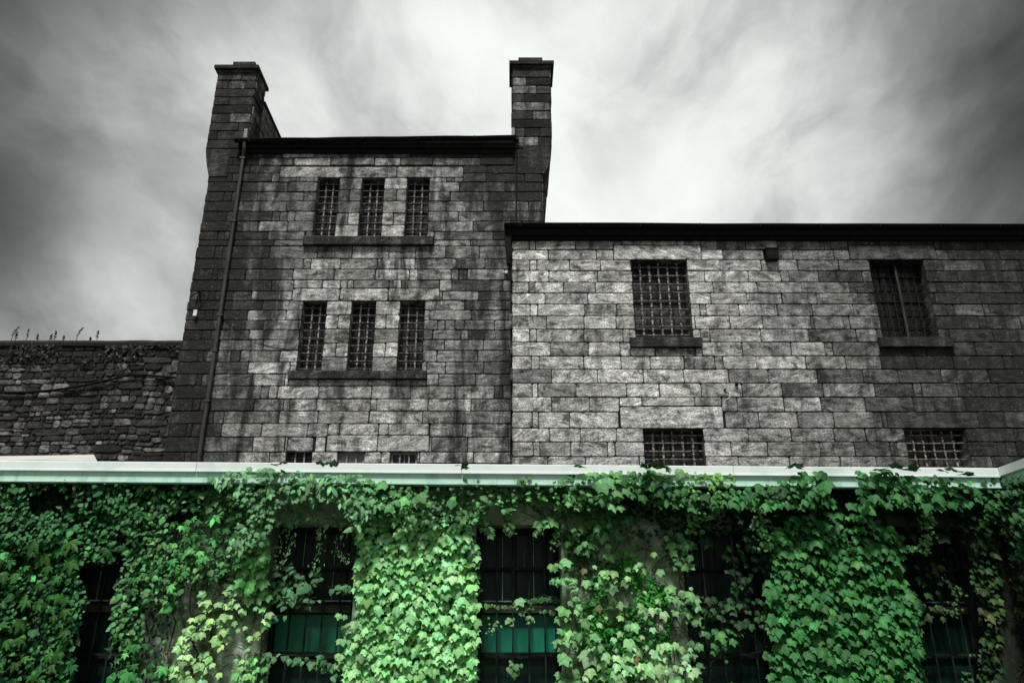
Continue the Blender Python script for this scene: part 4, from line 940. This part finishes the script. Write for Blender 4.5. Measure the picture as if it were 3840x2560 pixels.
# 12 right edge: olive leaves, darkened to paint in edge falloff
e, lf, st, pt = plant('ivy', 'olive-tinged ivy leaves thinly scattered down the far right pillar', 'ivy')
N1 = [(3640, 1960), (3900, 1900), (3900, 2880), (3740, 2880), (3700, 2400), (3660, 2160)]
region(lf, [(3660, 1860), (3900, 1780), (3900, 2880), (3690, 2880)], (34, 26), 44, 0, (.008, .026, .008), (.02, .10), seed=94, sp=.8)
region(lf, [(3690, 1790), (3900, 1770), (3900, 1960), (3700, 1960)], (34, 26), 44, 0, (.02, .075, .022), (.2, .32), seed=95, sp=.7)
region(lf, [(3560, 1880), (3780, 1880), (3760, 2060), (3700, 2500), (3650, 2300), (3640, 2040)], (36, 28), 48, 0, (.016, .050, .014), (.03, .14), seed=96, sp=.6, hole=-.15)
region(lf, N1, (56, 42), 58, 0, (.035, .07, .014), (.04, .16), seed=91, hole=-.12, sp=.4, c2=(.07, .08, .03), c2p=.2)
region(lf, [(3780, 1780), (3900, 1760), (3900, 2100), (3800, 2100)], (34, 26), 40, 2, (.03, .11, .04), (.22, .34), seed=92, hole=-.1)
rootlets(st, N1, 40)
finish(e, 3780, lf, st, pt)

# ================================================================== LIGHT AND SKY
SUN_EL, SUN_AZ = 59, 190      # azimuth clockwise from +Y
sd = bpy.data.lights.new('sun', 'SUN'); sd.energy = 3.3; sd.angle = R(9); sd.color = (1, .98, .94)
so = bpy.data.objects.new('sun', sd); col.objects.link(so)
dirv = Vector((math.sin(R(SUN_AZ))*math.cos(R(SUN_EL)), math.cos(R(SUN_AZ))*math.cos(R(SUN_EL)), math.sin(R(SUN_EL))))
so.rotation_euler = dirv.to_track_quat('Z', 'Y').to_euler(); so.location = (0, -10, 30)
w = bpy.data.worlds.new('World'); scene.world = w; w.use_nodes = True
T = NT.__new__(NT); T.t = w.node_tree; T.t.nodes.clear()
out = T.n('ShaderNodeOutputWorld'); bg = T.n('ShaderNodeBackground'); T.l(bg.outputs[0], out.inputs[0]); bg.inputs[1].default_value = .1
sky = T.n('ShaderNodeTexSky', sky_type='NISHITA'); sky.sun_disc = False; sky.sun_elevation = R(SUN_EL); sky.sun_rotation = R(SUN_AZ); sky.air_density = 1.5; sky.dust_density = 4
tc = T.n('ShaderNodeTexCoord'); D0 = tc.outputs['Generated']
# billows are warped by low-frequency noise so every edge is ragged
def vnoise(vec, scale, detail, rough=.55):
    nd = T.n('ShaderNodeTexNoise'); nd.inputs['Scale'].default_value = scale; nd.inputs['Detail'].default_value = detail; nd.inputs['Roughness'].default_value = rough
    T.l(vec, nd.inputs['Vector']); return nd
def vm(op, a, b):
    nd = T.n('ShaderNodeVectorMath', operation=op)
    for i, x in enumerate((a, b)):
        if isinstance(x, tuple): nd.inputs[i].default_value = x
        else: T.l(x, nd.inputs[i])
    return nd
wn = vnoise(D0, 3.0, 4); wv = vm('MULTIPLY', vm('SUBTRACT', wn.outputs['Color'], (.5, .5, .5)).outputs[0], (.17, .17, .17)).outputs[0]
D1_ = vm('NORMALIZE', vm('ADD', D0, wv).outputs[0], (0, 0, 0)).outputs[0]
def lobe(px, py, width, amp, vec=D1_):
    d = ray(px, py).normalized(); dt = vm('DOT_PRODUCT', vec, (d.x, d.y, d.z)).outputs['Value']
    k = 1/(1-math.cos(R(width)))
    return T.math('MULTIPLY', T.math('EXPONENT', T.math('MULTIPLY', T.math('SUBTRACT', dt, 1.0), k)), amp)
total = None
for l in ((2250, 550, 15, .80), (1500, 150, 11, .30), (500, 330, 6, .26), (1050, 500, 8, .20), (2700, 700, 8, .16), (150, 1150, 9, .20), (600, 1050, 8, .30), (2900, 120, 8, .16), (3000, 560, 5, .1), (3500, 760, 7, .08), (0, 150, 7, .04),
          (150, 820, 6, -.26), (300, 20, 7, -.13), (600, 700, 4, -.10), (3650, 500, 8, -.10), (3800, 120, 6, -.03), (3300, 620, 5, -.05)):
    v = lobe(*l); total = v if total is None else T.math('ADD', total, v)
back = T.math('MULTIPLY', T.math('SUBTRACT', .25, T.n('ShaderNodeSeparateXYZ').outputs[1]), 1.0)
sx = T.n('ShaderNodeSeparateXYZ'); T.l(D0, sx.inputs[0])
back = T.math('MULTIPLY', T.math('SUBTRACT', .35, sx.outputs[1], clamp=True), 1.0)
def streak(ang, scale, squash, det, rough):
    vr = T.n('ShaderNodeVectorRotate', rotation_type='Y_AXIS'); T.l(D1_, vr.inputs['Vector']); vr.inputs['Angle'].default_value = R(ang)
    mp = T.n('ShaderNodeMapping'); mp.inputs['Scale'].default_value = (1, 1, squash); T.l(vr.outputs[0], mp.inputs[0])
    return vnoise(mp.outputs[0], scale, det, rough).outputs['Fac']
mk = T.math('ADD', T.math('MULTIPLY', sx.outputs[0], 5.0), -.2, clamp=True)
def lr(a, b): return T.math('ADD', T.math('MULTIPLY', a, T.math('SUBTRACT', 1.0, mk)), T.math('MULTIPLY', b, mk))
cn = lr(streak(-32, 3.6, 1.9, 8, .53), streak(42, 3.6, 2.0, 8, .53))
cn2 = lr(streak(-25, 9.0, 1.7, 6, .55), streak(36, 9.0, 1.9, 6, .55))
tot = T.math('ADD', T.math('ADD', total, .10), T.math('MULTIPLY', back, .25))
mod = T.math('ADD', T.math('MULTIPLY', T.math('SUBTRACT', cn, .5), 2.7), T.math('MULTIPLY', T.math('SUBTRACT', cn2, .5), .9))
tot = T.math('MAXIMUM', T.math('MULTIPLY', tot, T.math('ADD', 1.0, mod)), .03)
# soft shoulder below white
tot = T.math('DIVIDE', tot, T.math('POWER', T.math('ADD', 1.0, T.math('POWER', T.math('DIVIDE', tot, .93), 4.0)), .25))
cc = T.n('ShaderNodeCombineColor')
T.l(T.math('MULTIPLY', tot, 9.65), cc.inputs[0]); T.l(T.math('MULTIPLY', tot, 10.0), cc.inputs[1]); T.l(T.math('MULTIPLY', tot, 9.75), cc.inputs[2])
hs_ = T.n('ShaderNodeHueSaturation'); hs_.inputs['Saturation'].default_value = .15; hs_.inputs['Value'].default_value = .5; T.l(sky.outputs[0], hs_.inputs['Color'])
T.l(T.mix(.94, hs_.outputs[0], cc.outputs[0]), bg.inputs[0])
scene.view_settings.view_transform = 'Standard'; scene.view_settings.look = 'None'; scene.view_settings.gamma = 1.0; scene.view_settings.exposure = 0.25
scene.cycles.max_bounces = 6; scene.cycles.use_denoising = True
